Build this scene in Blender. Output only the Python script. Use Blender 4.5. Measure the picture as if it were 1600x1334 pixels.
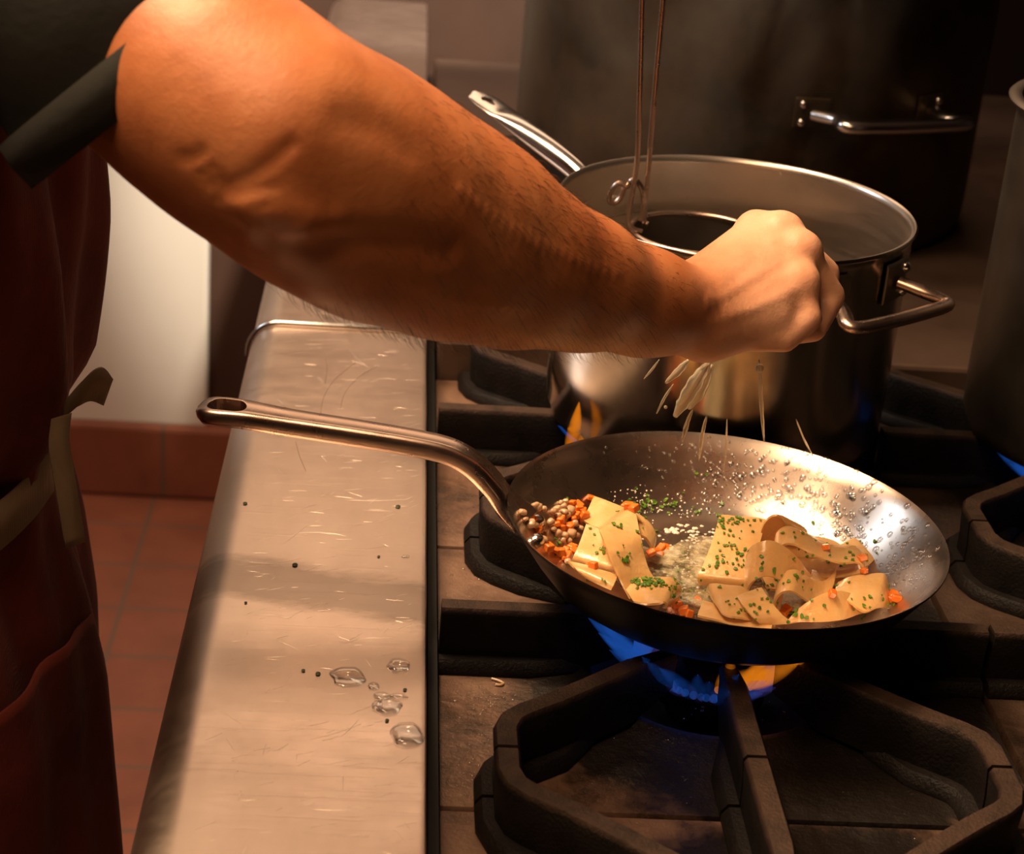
import bpy, bmesh, math, random
import numpy as np
from mathutils import Vector, Matrix
from mathutils.bvhtree import BVHTree
from mathutils.noise import noise as pnoise
for o in list(bpy.data.objects): bpy.data.objects.remove(o)
SC = bpy.context.scene; COL = SC.collection
PI = math.pi
random.seed(7)

# ------------------------------------------------------------------ camera
CAM_H = 1.475; FPX = 2910.0
def _n(v): v = np.array(v, float); return v/np.linalg.norm(v)
_Z = -_n([-554, 6633, FPX]); _Y = _n([-132, -1288, FPX]); _Y = _n(_Y-_Z*np.dot(_Y, _Z)); _X = np.cross(_Y, _Z)
RC = np.array([_X, _Y, _Z])                        # world = RC @ (right, down, forward)
cam = bpy.data.cameras.new('camera'); camo = bpy.data.objects.new('camera', cam); COL.objects.link(camo)
m = Matrix.Identity(4)
for i in range(3):
    m[i][0] = RC[i, 0]; m[i][1] = -RC[i, 1]; m[i][2] = -RC[i, 2]
m[2][3] = CAM_H
camo.matrix_world = m
cam.sensor_fit = 'HORIZONTAL'; cam.sensor_width = 36; cam.lens = 36*FPX/1600
cam.clip_start = .02; cam.clip_end = 30
cam.dof.use_dof = True; cam.dof.focus_distance = 1.17; cam.dof.aperture_fstop = 11
SC.camera = camo
SC.view_settings.view_transform = 'Standard'; SC.view_settings.look = 'None'
SC.view_settings.gamma = 1; SC.view_settings.exposure = 0.0; SC.view_settings.use_curve_mapping = False

# ------------------------------------------------------------------ world and lamps
w = bpy.data.worlds.new('world'); SC.world = w; w.use_nodes = True
w.node_tree.nodes['Background'].inputs[0].default_value = (1, .62, .4, 1)
w.node_tree.nodes['Background'].inputs[1].default_value = .006
def area(name, loc, target, sx, sy, power, col, spread=180):
    l = bpy.data.lights.new(name, 'AREA'); l.shape = 'RECTANGLE'; l.size = sx; l.size_y = sy
    l.energy = power; l.color = col; l.spread = math.radians(spread)
    o = bpy.data.objects.new(name, l); COL.objects.link(o); o.location = loc
    o.rotation_euler = (Vector(target)-Vector(loc)).to_track_quat('-Z', 'Y').to_euler()
    return o
def spot(name, loc, target, ang, blend, power, col, rad):
    l = bpy.data.lights.new(name, 'SPOT'); l.spot_size = math.radians(ang); l.spot_blend = blend
    l.energy = power; l.color = col; l.shadow_soft_size = rad
    o = bpy.data.objects.new(name, l); COL.objects.link(o); o.location = loc
    o.rotation_euler = (Vector(target)-Vector(loc)).to_track_quat('-Z', 'Y').to_euler()
    return o
area('hood_lamp', (-.46, 1.20, 2.28), (.06, 1.05, .9), .75, .55, 8.8, (1, .68, .41), 66)
area('front_lamp', (-.28, .45, 2.25), (.05, 1.0, 1.0), .6, .5, 1.9, (1, .62, .34), 70)
area('back_fill', (.1, 2.85, 2.15), (0, 1.2, .9), 1.5, .5, 5.5, (1, .64, .40))  # unseen wide fill, added for the ledge to reflect
area('service_window', (-1.5, 2.2, 2.1), (.3, 1.1, .95), .5, .5, 8, (.80, .90, 1))
area('floor_fill', (-.75, 1.9, 2.6), (-.45, 2.2, 0), .4, .4, 5, (1, .62, .36), 80)  # unseen fill, added to brighten the floor and the left of the wall
spot('wall_shade_spot', (.35, 1.9, 2.35), (.046, 3.0, 1.026), 30, .25, 400, (1, .86, .70), .06)  # unseen spot, cone edge aimed to draw the diagonal shade on the wall

# ------------------------------------------------------------------ pixel rays (the photograph's frame is 1600 x 1334)
CAMP = np.array([0, 0, CAM_H])
def ray(px, py): return RC @ _n([px-800, py-667, FPX])
def onz(px, py, z): r = ray(px, py); return CAMP+(z-CAM_H)/r[2]*r
def ony(px, py, y): r = ray(px, py); return CAMP+y/r[1]*r

# ------------------------------------------------------------------ materials
def nodes(name):
    mt = bpy.data.materials.new(name); mt.use_nodes = True
    nt = mt.node_tree; return mt, nt, nt.nodes['Principled BSDF']
def tex(nt, kind, scale, detail=4, rough=.6, mapscale=None, coord='Object', dist=0):
    tc = nt.nodes.new('ShaderNodeTexCoord'); mp = nt.nodes.new('ShaderNodeMapping')
    nt.links.new(tc.outputs[coord], mp.inputs[0])
    if mapscale: mp.inputs['Scale'].default_value = mapscale
    t = nt.nodes.new(kind); nt.links.new(mp.outputs[0], t.inputs['Vector'])
    t.inputs['Scale'].default_value = scale
    if kind == 'ShaderNodeTexNoise':
        t.inputs['Detail'].default_value = detail; t.inputs['Roughness'].default_value = rough; t.inputs['Distortion'].default_value = dist
    return t, mp
def ramp(nt, src, stops):
    r = nt.nodes.new('ShaderNodeValToRGB'); nt.links.new(src, r.inputs[0])
    e = r.color_ramp.elements
    while len(e) < len(stops): e.new(.5)
    for i, (p, c) in enumerate(stops):
        e[i].position = p; e[i].color = (*c, 1) if len(c) == 3 else c
    return r
def bump(nt, b, src, strength, dist, prev=None):
    n = nt.nodes.new('ShaderNodeBump'); n.inputs['Strength'].default_value = strength; n.inputs['Distance'].default_value = dist
    nt.links.new(src, n.inputs['Height'])
    if prev: nt.links.new(prev.outputs[0], n.inputs['Normal'])
    nt.links.new(n.outputs[0], b.inputs['Normal']); return n
def mat(name, c1, c2=None, rough=.5, metal=0, scale=20, bumpk=0, bdist=.001, mapscale=None, bscale=None, rough2=None, spec=.5, lo=.35, hi=.65, **kw):
    mt, nt, b = nodes(name)
    t, _ = tex(nt, 'ShaderNodeTexNoise', scale, 5, .65, mapscale)
    r = ramp(nt, t.outputs['Fac'], [(lo, c1), (hi, c2 or c1)])
    nt.links.new(r.outputs[0], b.inputs['Base Color'])
    b.inputs['Metallic'].default_value = metal; b.inputs['Roughness'].default_value = rough
    b.inputs['Specular IOR Level'].default_value = spec
    if rough2 is not None:
        rr = ramp(nt, t.outputs['Fac'], [(lo, (rough,)*3), (hi, (rough2,)*3)]); nt.links.new(rr.outputs[0], b.inputs['Roughness'])
    if bumpk:
        t2, _ = tex(nt, 'ShaderNodeTexNoise', bscale or scale*4, 6, .6, mapscale)
        bump(nt, b, t2.outputs['Fac'], bumpk, bdist)
    for k, v in kw.items(): b.inputs[k.replace('_', ' ')].default_value = v
    return mt
M = {}
# worn stainless ledge with fine scratches
def ledge_mat():
    mt, nt, b = nodes('worn_stainless')
    b.inputs['Metallic'].default_value = 1
    t, _ = tex(nt, 'ShaderNodeTexNoise', 7, 6, .6, (2.2, 1, 1))
    r = ramp(nt, t.outputs['Fac'], [(.3, (.64, .50, .41)), (.7, (.77, .62, .52))])
    # a darker band with noisy edges across the metal
    tc = nt.nodes.new('ShaderNodeTexCoord'); mp = nt.nodes.new('ShaderNodeMapping'); nt.links.new(tc.outputs['Object'], mp.inputs[0])
    sx = nt.nodes.new('ShaderNodeSeparateXYZ'); nt.links.new(tc.outputs['Object'], sx.inputs[0])
    def mth(op, a, c):
        q = nt.nodes.new('ShaderNodeMath'); q.operation = op
        for k, v in enumerate((a, c)):
            if isinstance(v, (int, float)): q.inputs[k].default_value = v
            else: nt.links.new(v, q.inputs[k])
        return q.outputs[0]
    yy = mth('ADD', sx.outputs['Y'], mth('MULTIPLY', sx.outputs['X'], .22))
    d = mth('ABSOLUTE', mth('ADD', yy, .158), 0); d = mth('SUBTRACT', 1, mth('MULTIPLY', d, 30))
    ts, _ = tex(nt, 'ShaderNodeTexNoise', 28, 7, .7, (1, 3, 1)); d = mth('ADD', d, mth('MULTIPLY', ts.outputs['Fac'], 1.1))
    rs = ramp(nt, d, [(.55, (0, 0, 0)), (1.0, (1, 1, 1))])
    mx = nt.nodes.new('ShaderNodeMixRGB'); nt.links.new(rs.outputs[0], mx.inputs[0]); nt.links.new(r.outputs[0], mx.inputs[1]); mx.inputs[2].default_value = (.42, .33, .27, 1)
    nt.links.new(mx.outputs[0], b.inputs['Base Color'])
    t3, _ = tex(nt, 'ShaderNodeTexNoise', 30, 8, .75, (.8, 1.3, 1))
    rr = ramp(nt, t3.outputs['Fac'], [(.3, (.30,)*3), (.7, (.40,)*3)]); nt.links.new(rr.outputs[0], b.inputs['Roughness'])
    # scratches: two crossed stretched noises, thresholded
    prev = None
    for k, (rot, sc, st) in enumerate([(.18, (8, 330, 1), .07), (-.35, (12, 380, 1), .06), (.5, (18, 420, 1), .06), (-1.1, (20, 300, 1), .05)]):
        t2, mp = tex(nt, 'ShaderNodeTexNoise', 1.0, 2, .5, sc, dist=.6)
        mp.inputs['Rotation'].default_value = (0, 0, rot)
        r2 = ramp(nt, t2.outputs['Fac'], [(.645, (0, 0, 0)), (.72, (1, 1, 1))])
        prev = bump(nt, b, r2.outputs[0], st, .0006, prev)
    t4, _ = tex(nt, 'ShaderNodeTexNoise', 5, 2, .5)
    prev = bump(nt, b, t4.outputs['Fac'], .12, .003, prev)
    return mt
M['ledge'] = ledge_mat()
def steel(name, base, r1, r2, circ=True, sc=(2, 2, 90), bk=.12):
    mt, nt, b = nodes(name); b.inputs['Metallic'].default_value = 1
    t, _ = tex(nt, 'ShaderNodeTexNoise', 3, 5, .6, sc)
    t1, _ = tex(nt, 'ShaderNodeTexNoise', 14, 5, .6)
    r = ramp(nt, t1.outputs['Fac'], [(.3, tuple(c*.82 for c in base)), (.7, base)]); nt.links.new(r.outputs[0], b.inputs['Base Color'])
    rr = ramp(nt, t.outputs['Fac'], [(.3, (r1,)*3), (.7, (r2,)*3)]); nt.links.new(rr.outputs[0], b.inputs['Roughness'])
    if bk: bump(nt, b, t.outputs['Fac'], bk, .0006)
    return mt
M['steel'] = steel('brushed_steel', (.80, .70, .60), .26, .36, sc=(2, 2, 60), bk=.025)
M['pan'] = steel('pan_steel', (.60, .49, .41), .24, .32, sc=(10, 10, 10), bk=.05)
M['handle'] = steel('handle_steel', (.62, .46, .37), .22, .34, sc=(10, 10, 10), bk=.04)
M['bright'] = steel('polished_steel', (.75, .72, .70), .16, .24, sc=(10, 10, 10), bk=0)
M['black_steel'] = mat('scorched_pan_outside', (.012, .009, .007), (.05, .035, .025), .4, .7, 12, .3, .001)
M['sauce_out'] = mat('saucepan_outside', (.50, .46, .40), (.34, .30, .26), .13, 1, 8, .02, .0005, rough2=.24)
M['patina'] = mat('dark_patina_pot', (.012, .008, .005), (.09, .055, .025), .34, .6, 7, .1, .001, rough2=.55)
M['stock'] = mat('dull_pot_steel', (.16, .135, .11), (.24, .205, .17), .38, 1, 5, .03, .0006, rough2=.5)
def iron_mat():
    mt, nt, b = nodes('cast_iron')
    t, _ = tex(nt, 'ShaderNodeTexNoise', 60, 5, .65); r = ramp(nt, t.outputs['Fac'], [(.35, (.005, .004, .0035)), (.65, (.011, .008, .007))])
    tc = nt.nodes.new('ShaderNodeTexCoord'); sx = nt.nodes.new('ShaderNodeSeparateXYZ'); nt.links.new(tc.outputs['Object'], sx.inputs[0])
    mr = nt.nodes.new('ShaderNodeMapRange'); nt.links.new(sx.outputs['Z'], mr.inputs[0]); mr.inputs[1].default_value = .0395; mr.inputs[2].default_value = .0425
    mm = nt.nodes.new('ShaderNodeMath'); mm.operation = 'MULTIPLY'; nt.links.new(mr.outputs[0], mm.inputs[0])
    rr = ramp(nt, t.outputs['Fac'], [(.3, (.35,)*3), (.6, (1,)*3)]); nt.links.new(rr.outputs[0], mm.inputs[1])
    mx = nt.nodes.new('ShaderNodeMixRGB'); nt.links.new(mm.outputs[0], mx.inputs[0]); nt.links.new(r.outputs[0], mx.inputs[1]); mx.inputs[2].default_value = (.055, .032, .022, 1)
    nt.links.new(mx.outputs[0], b.inputs['Base Color']); b.inputs['Roughness'].default_value = .5; b.inputs['Specular IOR Level'].default_value = .2
    t2, _ = tex(nt, 'ShaderNodeTexNoise', 420, 6, .6); bump(nt, b, t2.outputs['Fac'], .8, .0012); return mt
M['iron'] = iron_mat()
M['iron_plain'] = mat('cast_iron', (.010, .008, .007), (.024, .018, .015), .46, .2, 60, .8, .0012, bscale=420, rough2=.6)
M['flat'] = mat('griddle_steel', (.11, .066, .045), (.16, .10, .07), .42, .5, 6, .15, .001, rough2=.55)
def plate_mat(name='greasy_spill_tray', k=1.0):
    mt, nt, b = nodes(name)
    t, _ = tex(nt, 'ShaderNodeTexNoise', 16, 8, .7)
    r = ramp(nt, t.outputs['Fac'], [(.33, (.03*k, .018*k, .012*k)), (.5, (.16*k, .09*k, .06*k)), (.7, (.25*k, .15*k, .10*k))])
    # burnt-on carbon round the burner, offset right to paint in the light falloff
    tc = nt.nodes.new('ShaderNodeTexCoord'); ln = nt.nodes.new('ShaderNodeVectorMath'); ln.operation = 'DISTANCE'; nt.links.new(tc.outputs['Object'], ln.inputs[0]); ln.inputs[1].default_value = (.045, -.01, .012)
    t9, _ = tex(nt, 'ShaderNodeTexNoise', 14, 7, .7); ad = nt.nodes.new('ShaderNodeMath'); ad.operation = 'MULTIPLY_ADD'; nt.links.new(t9.outputs['Fac'], ad.inputs[0]); ad.inputs[1].default_value = -.09; nt.links.new(ln.outputs['Value'], ad.inputs[2])
    rc = ramp(nt, ad.outputs[0], [(.120, (1, 1, 1)), (.140, (0, 0, 0))])
    mx = nt.nodes.new('ShaderNodeMixRGB'); nt.links.new(rc.outputs[0], mx.inputs[0]); nt.links.new(r.outputs[0], mx.inputs[1]); mx.inputs[2].default_value = (.012, .008, .006, 1)
    nt.links.new(mx.outputs[0], b.inputs['Base Color']); b.inputs['Metallic'].default_value = .3
    rr = ramp(nt, t.outputs['Fac'], [(.35, (.22,)*3), (.65, (.5,)*3)]); nt.links.new(rr.outputs[0], b.inputs['Roughness'])
    t2, _ = tex(nt, 'ShaderNodeTexNoise', 220, 5, .7); n1 = bump(nt, b, t2.outputs['Fac'], .7, .0012)
    t3, _ = tex(nt, 'ShaderNodeTexNoise', 30, 3, .5); bump(nt, b, t3.outputs['Fac'], .5, .003, n1)
    return mt
M['plate'] = plate_mat(); M['plate_dark'] = plate_mat('shaded_spill_tray', .35)  # darkened tray copy: light falloff on the right column put into the colour
M['bowl'] = mat('burner_bowl_iron', (.05, .04, .038), (.10, .085, .08), .5, .5, 30, .4, .001)
M['dark'] = mat('black_gap', (.006, .005, .004), None, .7)
M['wall_white'] = mat('cream_wall_paint', (.80, .74, .62), (.84, .78, .67), .6, 0, 3, .1, .001)
M['wall_dark'] = mat('dark_brown_wall', (.055, .026, .016), (.075, .036, .022), .6, 0, 3)
M['ceil'] = mat('ceiling_paint', (.45, .35, .26), None, .8)
def tile_mat(name, vert=False):
    mt, nt, b = nodes(name)
    tc = nt.nodes.new('ShaderNodeTexCoord'); mp = nt.nodes.new('ShaderNodeMapping')
    nt.links.new(tc.outputs['Object'], mp.inputs[0])
    br = nt.nodes.new('ShaderNodeTexBrick'); nt.links.new(mp.outputs[0], br.inputs['Vector'])
    br.offset = 0
    br.inputs['Scale'].default_value = 1; br.inputs['Brick Width'].default_value = .29
    if vert:
        mp.inputs['Rotation'].default_value = (PI/2, 0, 0); mp.inputs['Location'].default_value = (.38, 0.0, 0)
        br.inputs['Row Height'].default_value = .4
    else:
        mp.inputs['Location'].default_value = (.395, .005, 0); br.inputs['Row Height'].default_value = .1435
    br.inputs['Mortar Size'].default_value = .0045; br.inputs['Mortar Smooth'].default_value = .2
    n1, _ = tex(nt, 'ShaderNodeTexNoise', 9, 6, .6)
    a = ramp(nt, n1.outputs['Fac'], [(.3, (.20, .060, .030)), (.7, (.30, .095, .048))])
    nt.links.new(a.outputs[0], br.inputs['Color1']); nt.links.new(a.outputs[0], br.inputs['Color2'])
    br.inputs['Mortar'].default_value = (.16, .085, .055, 1)
    nt.links.new(br.outputs['Color'], b.inputs['Base Color'])
    b.inputs['Roughness'].default_value = .5
    bump(nt, b, br.outputs['Fac'], -.5, .003)
    return mt
M['floor'] = tile_mat('terracotta_floor_tiles'); M['base'] = tile_mat('terracotta_skirting', True)
def skin_mat():
    mt, nt, b = nodes('skin')
    t, _ = tex(nt, 'ShaderNodeTexNoise', 16, 6, .6)
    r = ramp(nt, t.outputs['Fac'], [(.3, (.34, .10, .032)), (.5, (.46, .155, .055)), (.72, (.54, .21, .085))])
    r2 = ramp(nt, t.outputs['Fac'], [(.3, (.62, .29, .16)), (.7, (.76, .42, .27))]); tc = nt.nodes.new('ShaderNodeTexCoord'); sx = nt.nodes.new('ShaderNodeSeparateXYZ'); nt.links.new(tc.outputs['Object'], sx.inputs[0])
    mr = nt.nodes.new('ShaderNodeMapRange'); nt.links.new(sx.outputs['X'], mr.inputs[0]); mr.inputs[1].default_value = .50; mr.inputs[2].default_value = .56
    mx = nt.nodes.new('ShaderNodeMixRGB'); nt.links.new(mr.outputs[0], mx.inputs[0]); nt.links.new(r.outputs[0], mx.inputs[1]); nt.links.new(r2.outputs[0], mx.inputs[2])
    nt.links.new(mx.outputs[0], b.inputs['Base Color'])
    b.inputs['Roughness'].default_value = .48; b.inputs['Subsurface Weight'].default_value = .18
    b.inputs['Subsurface Radius'].default_value = (1, .3, .15); b.inputs['Subsurface Scale'].default_value = .006
    t2, _ = tex(nt, 'ShaderNodeTexNoise', 55, 6, .65); n1 = bump(nt, b, t2.outputs['Fac'], .18, .004)
    t3, _ = tex(nt, 'ShaderNodeTexVoronoi', 600); bump(nt, b, t3.outputs['Distance'], .12, .0005, n1)
    return mt
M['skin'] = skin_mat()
M['hair'] = mat('brown_hair', (.05, .022, .012), (.09, .04, .02), .5)
def cloth_mat(name, c1, c2, sc=500, k=.5, stain=None):
    mt, nt, b = nodes(name)
    t, _ = tex(nt, 'ShaderNodeTexNoise', 9, 6, .6)
    r = ramp(nt, t.outputs['Fac'], [(.3, c1), (.7, c2)])
    out = r.outputs[0]
    if stain:
        t5, _ = tex(nt, 'ShaderNodeTexNoise', 30, 8, .8)
        tc = nt.nodes.new('ShaderNodeTexCoord'); vm = nt.nodes.new('ShaderNodeVectorMath'); vm.operation = 'DISTANCE'
        nt.links.new(tc.outputs['Object'], vm.inputs[0]); vm.inputs[1].default_value = stain[0]
        mr = nt.nodes.new('ShaderNodeMapRange'); nt.links.new(vm.outputs['Value'], mr.inputs[0])
        mr.inputs[1].default_value = 0; mr.inputs[2].default_value = stain[1]; mr.inputs[3].default_value = .32; mr.inputs[4].default_value = 0
        ad = nt.nodes.new('ShaderNodeMath'); ad.operation = 'ADD'; nt.links.new(mr.outputs[0], ad.inputs[0]); nt.links.new(t5.outputs['Fac'], ad.inputs[1])
        rs = ramp(nt, ad.outputs[0], [(.70, (0, 0, 0)), (.82, (1, 1, 1))])
        mx = nt.nodes.new('ShaderNodeMixRGB'); nt.links.new(rs.outputs[0], mx.inputs[0]); nt.links.new(out, mx.inputs[1]); mx.inputs[2].default_value = (.30, .16, .10, 1)
        out = mx.outputs[0]
    nt.links.new(out, b.inputs['Base Color']); b.inputs['Roughness'].default_value = .85; b.inputs['Specular IOR Level'].default_value = .2
    b.inputs['Sheen Weight'].default_value = .04
    wv, _ = tex(nt, 'ShaderNodeTexWave', sc); n1 = bump(nt, b, wv.outputs['Fac'], k*.5, .0003)
    t2, _ = tex(nt, 'ShaderNodeTexNoise', 25, 5, .6); bump(nt, b, t2.outputs['Fac'], .4, .004, n1)
    return mt
M['apron'] = cloth_mat('rust_apron_cloth', (.07, .010, .006), (.16, .026, .015), stain=((-.20, 1.03, .76), .10))
M['shirt'] = cloth_mat('black_shirt_cloth', (.010, .010, .009), (.020, .019, .016))
M['trousers'] = cloth_mat('black_trouser_cloth', (.010, .009, .008), (.016, .014, .012))
M['webbing'] = cloth_mat('beige_webbing', (.16, .11, .065), (.26, .18, .11), 420, 1)
def pasta_mat():
    mt, nt, b = nodes('buttered_pasta')
    t, _ = tex(nt, 'ShaderNodeTexNoise', 45, 5, .6)
    r = ramp(nt, t.outputs['Fac'], [(.3, (.76, .43, .155)), (.6, (.83, .52, .22)), (.8, (.88, .62, .32))])
    nt.links.new(r.outputs[0], b.inputs['Base Color'])
    b.inputs['Roughness'].default_value = .22; b.inputs['Subsurface Weight'].default_value = .3
    b.inputs['Subsurface Radius'].default_value = (1, .7, .3); b.inputs['Subsurface Scale'].default_value = .004
    b.inputs['Coat Weight'].default_value = .5; b.inputs['Coat Roughness'].default_value = .12
    t2, _ = tex(nt, 'ShaderNodeTexNoise', 160, 5, .6); bump(nt, b, t2.outputs['Fac'], .5, .0018)
    return mt
M['pasta'] = pasta_mat()
M['carrot'] = mat('carrot', (.80, .17, .015), (.90, .26, .03), .25, 0, 90, .3, .001, Subsurface_Weight=.2, Subsurface_Scale=.003, Coat_Weight=.5)
M['onion'] = mat('onion', (.45, .27, .14), (.72, .52, .32), .25, 0, 90, .3, .001, Subsurface_Weight=.3, Subsurface_Scale=.003, Coat_Weight=.5)
M['herb'] = mat('dried_herb', (.02, .03, .006), (.05, .06, .012), .6, 0, 300)
M['parsley'] = mat('parsley', (.05, .14, .008), (.16, .32, .02), .4, 0, 300)
def sauce_mat():
    mt, nt, b = nodes('butter_sauce')
    t, _ = tex(nt, 'ShaderNodeTexNoise', 90, 7, .7); r = ramp(nt, t.outputs['Fac'], [(.35, (.62, .48, .24)), (.65, (.86, .80, .58))]); nt.links.new(r.outputs[0], b.inputs['Base Color'])
    t1, _ = tex(nt, 'ShaderNodeTexNoise', 38, 8, .75); ra = ramp(nt, t1.outputs['Fac'], [(.42, (.05,)*3), (.60, (.8,)*3)]); nt.links.new(ra.outputs[0], b.inputs['Alpha'])
    b.inputs['Roughness'].default_value = .15; b.inputs['Coat Weight'].default_value = .6; bump(nt, b, t.outputs['Fac'], .8, .0015); return mt
M['sauce'] = sauce_mat()
M['splash'] = mat('cloudy_splash', (.95, .85, .65), None, .08, 0, Transmission_Weight=.75, IOR=1.33)
M['foam'] = mat('butter_foam', (.85, .76, .60), (.92, .86, .74), .2, 0, 200, .6, .001, Coat_Weight=.6)
def bead_mat():
    mt = bpy.data.materials.new('water_beads'); mt.use_nodes = True; nt = mt.node_tree; nt.nodes.clear()
    o = nt.nodes.new('ShaderNodeOutputMaterial'); mx = nt.nodes.new('ShaderNodeMixShader'); tr = nt.nodes.new('ShaderNodeBsdfTransparent'); gl = nt.nodes.new('ShaderNodeBsdfGlossy')
    gl.inputs['Roughness'].default_value = .04; l2 = nt.nodes.new('ShaderNodeLayerWeight'); l2.inputs[0].default_value = .5
    pw = nt.nodes.new('ShaderNodeMath'); pw.operation = 'POWER'; nt.links.new(l2.outputs['Facing'], pw.inputs[0]); pw.inputs[1].default_value = 4
    fr = nt.nodes.new('ShaderNodeMath'); fr.operation = 'MULTIPLY_ADD'; nt.links.new(pw.outputs[0], fr.inputs[0]); fr.inputs[1].default_value = .75; fr.inputs[2].default_value = .10
    lw = nt.nodes.new('ShaderNodeLayerWeight'); lw.inputs[0].default_value = .35; r = ramp(nt, lw.outputs['Facing'], [(.7, (1, 1, 1)), (1.0, (.85, .85, .85))])
    nt.links.new(r.outputs[0], tr.inputs[0]); nt.links.new(fr.outputs[0], mx.inputs[0]); nt.links.new(tr.outputs[0], mx.inputs[1]); nt.links.new(gl.outputs[0], mx.inputs[2]); nt.links.new(mx.outputs[0], o.inputs[0]); return mt
M['beads'] = bead_mat()
M['water'] = mat('water', (1, 1, 1), None, .02, 0, Transmission_Weight=1.0, IOR=1.33)
def flame_mat(name, col, strength, a):
    mt = bpy.data.materials.new(name); mt.use_nodes = True; nt = mt.node_tree; nt.nodes.clear()
    o = nt.nodes.new('ShaderNodeOutputMaterial'); mx = nt.nodes.new('ShaderNodeMixShader'); tr = nt.nodes.new('ShaderNodeBsdfTransparent')
    em = nt.nodes.new('ShaderNodeEmission'); em.inputs[0].default_value = (*col, 1); em.inputs[1].default_value = strength
    lw = nt.nodes.new('ShaderNodeLayerWeight'); lw.inputs[0].default_value = .5
    t, _ = tex(nt, 'ShaderNodeTexNoise', 60, 3, .5)
    inv = nt.nodes.new('ShaderNodeMath'); inv.operation = 'SUBTRACT'; inv.inputs[0].default_value = 1; nt.links.new(lw.outputs['Facing'], inv.inputs[1])
    pw = nt.nodes.new('ShaderNodeMath'); pw.operation = 'POWER'; nt.links.new(inv.outputs[0], pw.inputs[0]); pw.inputs[1].default_value = 1.6
    mu = nt.nodes.new('ShaderNodeMath'); mu.operation = 'MULTIPLY'; nt.links.new(pw.outputs[0], mu.inputs[0]); mu.inputs[1].default_value = a
    m2 = nt.nodes.new('ShaderNodeMath'); m2.operation = 'MULTIPLY'; nt.links.new(mu.outputs[0], m2.inputs[0]); nt.links.new(t.outputs['Fac'], m2.inputs[1])
    nt.links.new(m2.outputs[0], mx.inputs[0]); nt.links.new(tr.outputs[0], mx.inputs[1]); nt.links.new(em.outputs[0], mx.inputs[2]); nt.links.new(mx.outputs[0], o.inputs[0])
    return mt
M['blue'] = flame_mat('blue_gas_flame', (.03, .2, 1), .35, .8)
M['violet'] = flame_mat('violet_gas_flame', (.25, .2, 1), .25, .35)
M['orange'] = flame_mat('orange_gas_flame', (1, .26, .01), .7, 1.3)

# ------------------------------------------------------------------ mesh helpers
def wl(p): return Vector((0, 0, 0)) if p is None else (wl(p.parent)+p.location)
class MB:
    def __init__(s): s.v = []; s.f = []
    def add(s, vs, fs):
        n = len(s.v); s.v += [tuple(map(float, v)) for v in vs]; s.f += [tuple(i+n for i in f) for f in fs]; return s
    def box(s, x0, x1, y0, y1, z0, z1):
        return s.add([(x, y, z) for z in (z0, z1) for y in (y0, y1) for x in (x0, x1)],
                     [(0, 2, 3, 1), (4, 5, 7, 6), (0, 1, 5, 4), (2, 6, 7, 3), (0, 4, 6, 2), (1, 3, 7, 5)])
    def loft(s, rings, closed=True, cap=True, loop=False):
        k = len(rings[0]); vs = [p for r in rings for p in r]; fs = []; n = len(rings)
        for i in range(n if loop else n-1):
            j = (i+1) % n
            for a in range(k if closed else k-1):
                b = (a+1) % k; fs.append((i*k+a, i*k+b, j*k+b, j*k+a))
        if cap and closed and not loop: fs += [tuple(range(k))[::-1], tuple((n-1)*k+i for i in range(k))]
        return s.add(vs, fs)
    def lathe(s, prof, c, seg=96, closed=False):
        rings = [[(c[0]+r*math.cos(t), c[1]+r*math.sin(t), c[2]+z) for t in (2*PI*i/seg for i in range(seg))] for r, z in prof]
        return s.loft(rings, True, False, closed)
    def tube(s, pts, rad, seg=12, loop=False, flat=1.0, up=(0, 0, 1)):
        P = [Vector(p) for p in pts]; n = len(P); rings = []
        for i in range(n):
            a = P[(i-1) % n] if (loop or i) else P[0]; b = P[(i+1) % n] if (loop or i < n-1) else P[-1]
            t = (b-a).normalized(); u = t.cross(Vector(up))
            if u.length < 1e-3: u = t.cross(Vector((1, 0, 0)))
            u.normalize(); v = u.cross(t).normalized()
            r = rad[i] if isinstance(rad, (list, tuple)) else rad
            rings.append([P[i]+r*(math.cos(q)*u+flat*math.sin(q)*v) for q in (2*PI*k/seg for k in range(seg))])
        return s.loft(rings, True, True, loop)
    def ball(s, c, r, seg=12, sq=(1, 1, 1)):
        rings = [[(c[0]+sq[0]*r*math.sin(ph)*math.cos(t), c[1]+sq[1]*r*math.sin(ph)*math.sin(t), c[2]+sq[2]*r*math.cos(ph)) for t in (2*PI*i/seg for i in range(seg))]
                 for ph in (PI*(k+.02)/(seg//2+.04) for k in range(seg//2+1))]
        return s.loft(rings)
    def build(s, name, mt, parent=None, smooth=True, bevel=0, angle=40, seg=2, subsurf=0, solid=0):
        off = wl(parent) if parent else Vector((0, 0, 0))
        me = bpy.data.meshes.new(name)
        me.from_pydata([(v[0]-off.x, v[1]-off.y, v[2]-off.z) for v in s.v], [], s.f); me.update()
        bm = bmesh.new(); bm.from_mesh(me); bmesh.ops.recalc_face_normals(bm, faces=bm.faces); bm.to_mesh(me); bm.free()
        me.materials.append(mt)
        o = bpy.data.objects.new(name, me); COL.objects.link(o)
        if parent: o.parent = parent
        if smooth:
            for p in me.polygons: p.use_smooth = True
            if angle < 180: me.set_sharp_from_angle(angle=math.radians(angle))
        if solid:
            md = o.modifiers.new('thickness', 'SOLIDIFY'); md.thickness = solid; md.offset = 0
        if subsurf:
            md = o.modifiers.new('smooth', 'SUBSURF'); md.levels = subsurf; md.render_levels = subsurf
        if bevel:
            md = o.modifiers.new('bevel', 'BEVEL'); md.width = bevel; md.segments = seg; md.limit_method = 'ANGLE'; md.angle_limit = math.radians(35)
        return o
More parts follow.
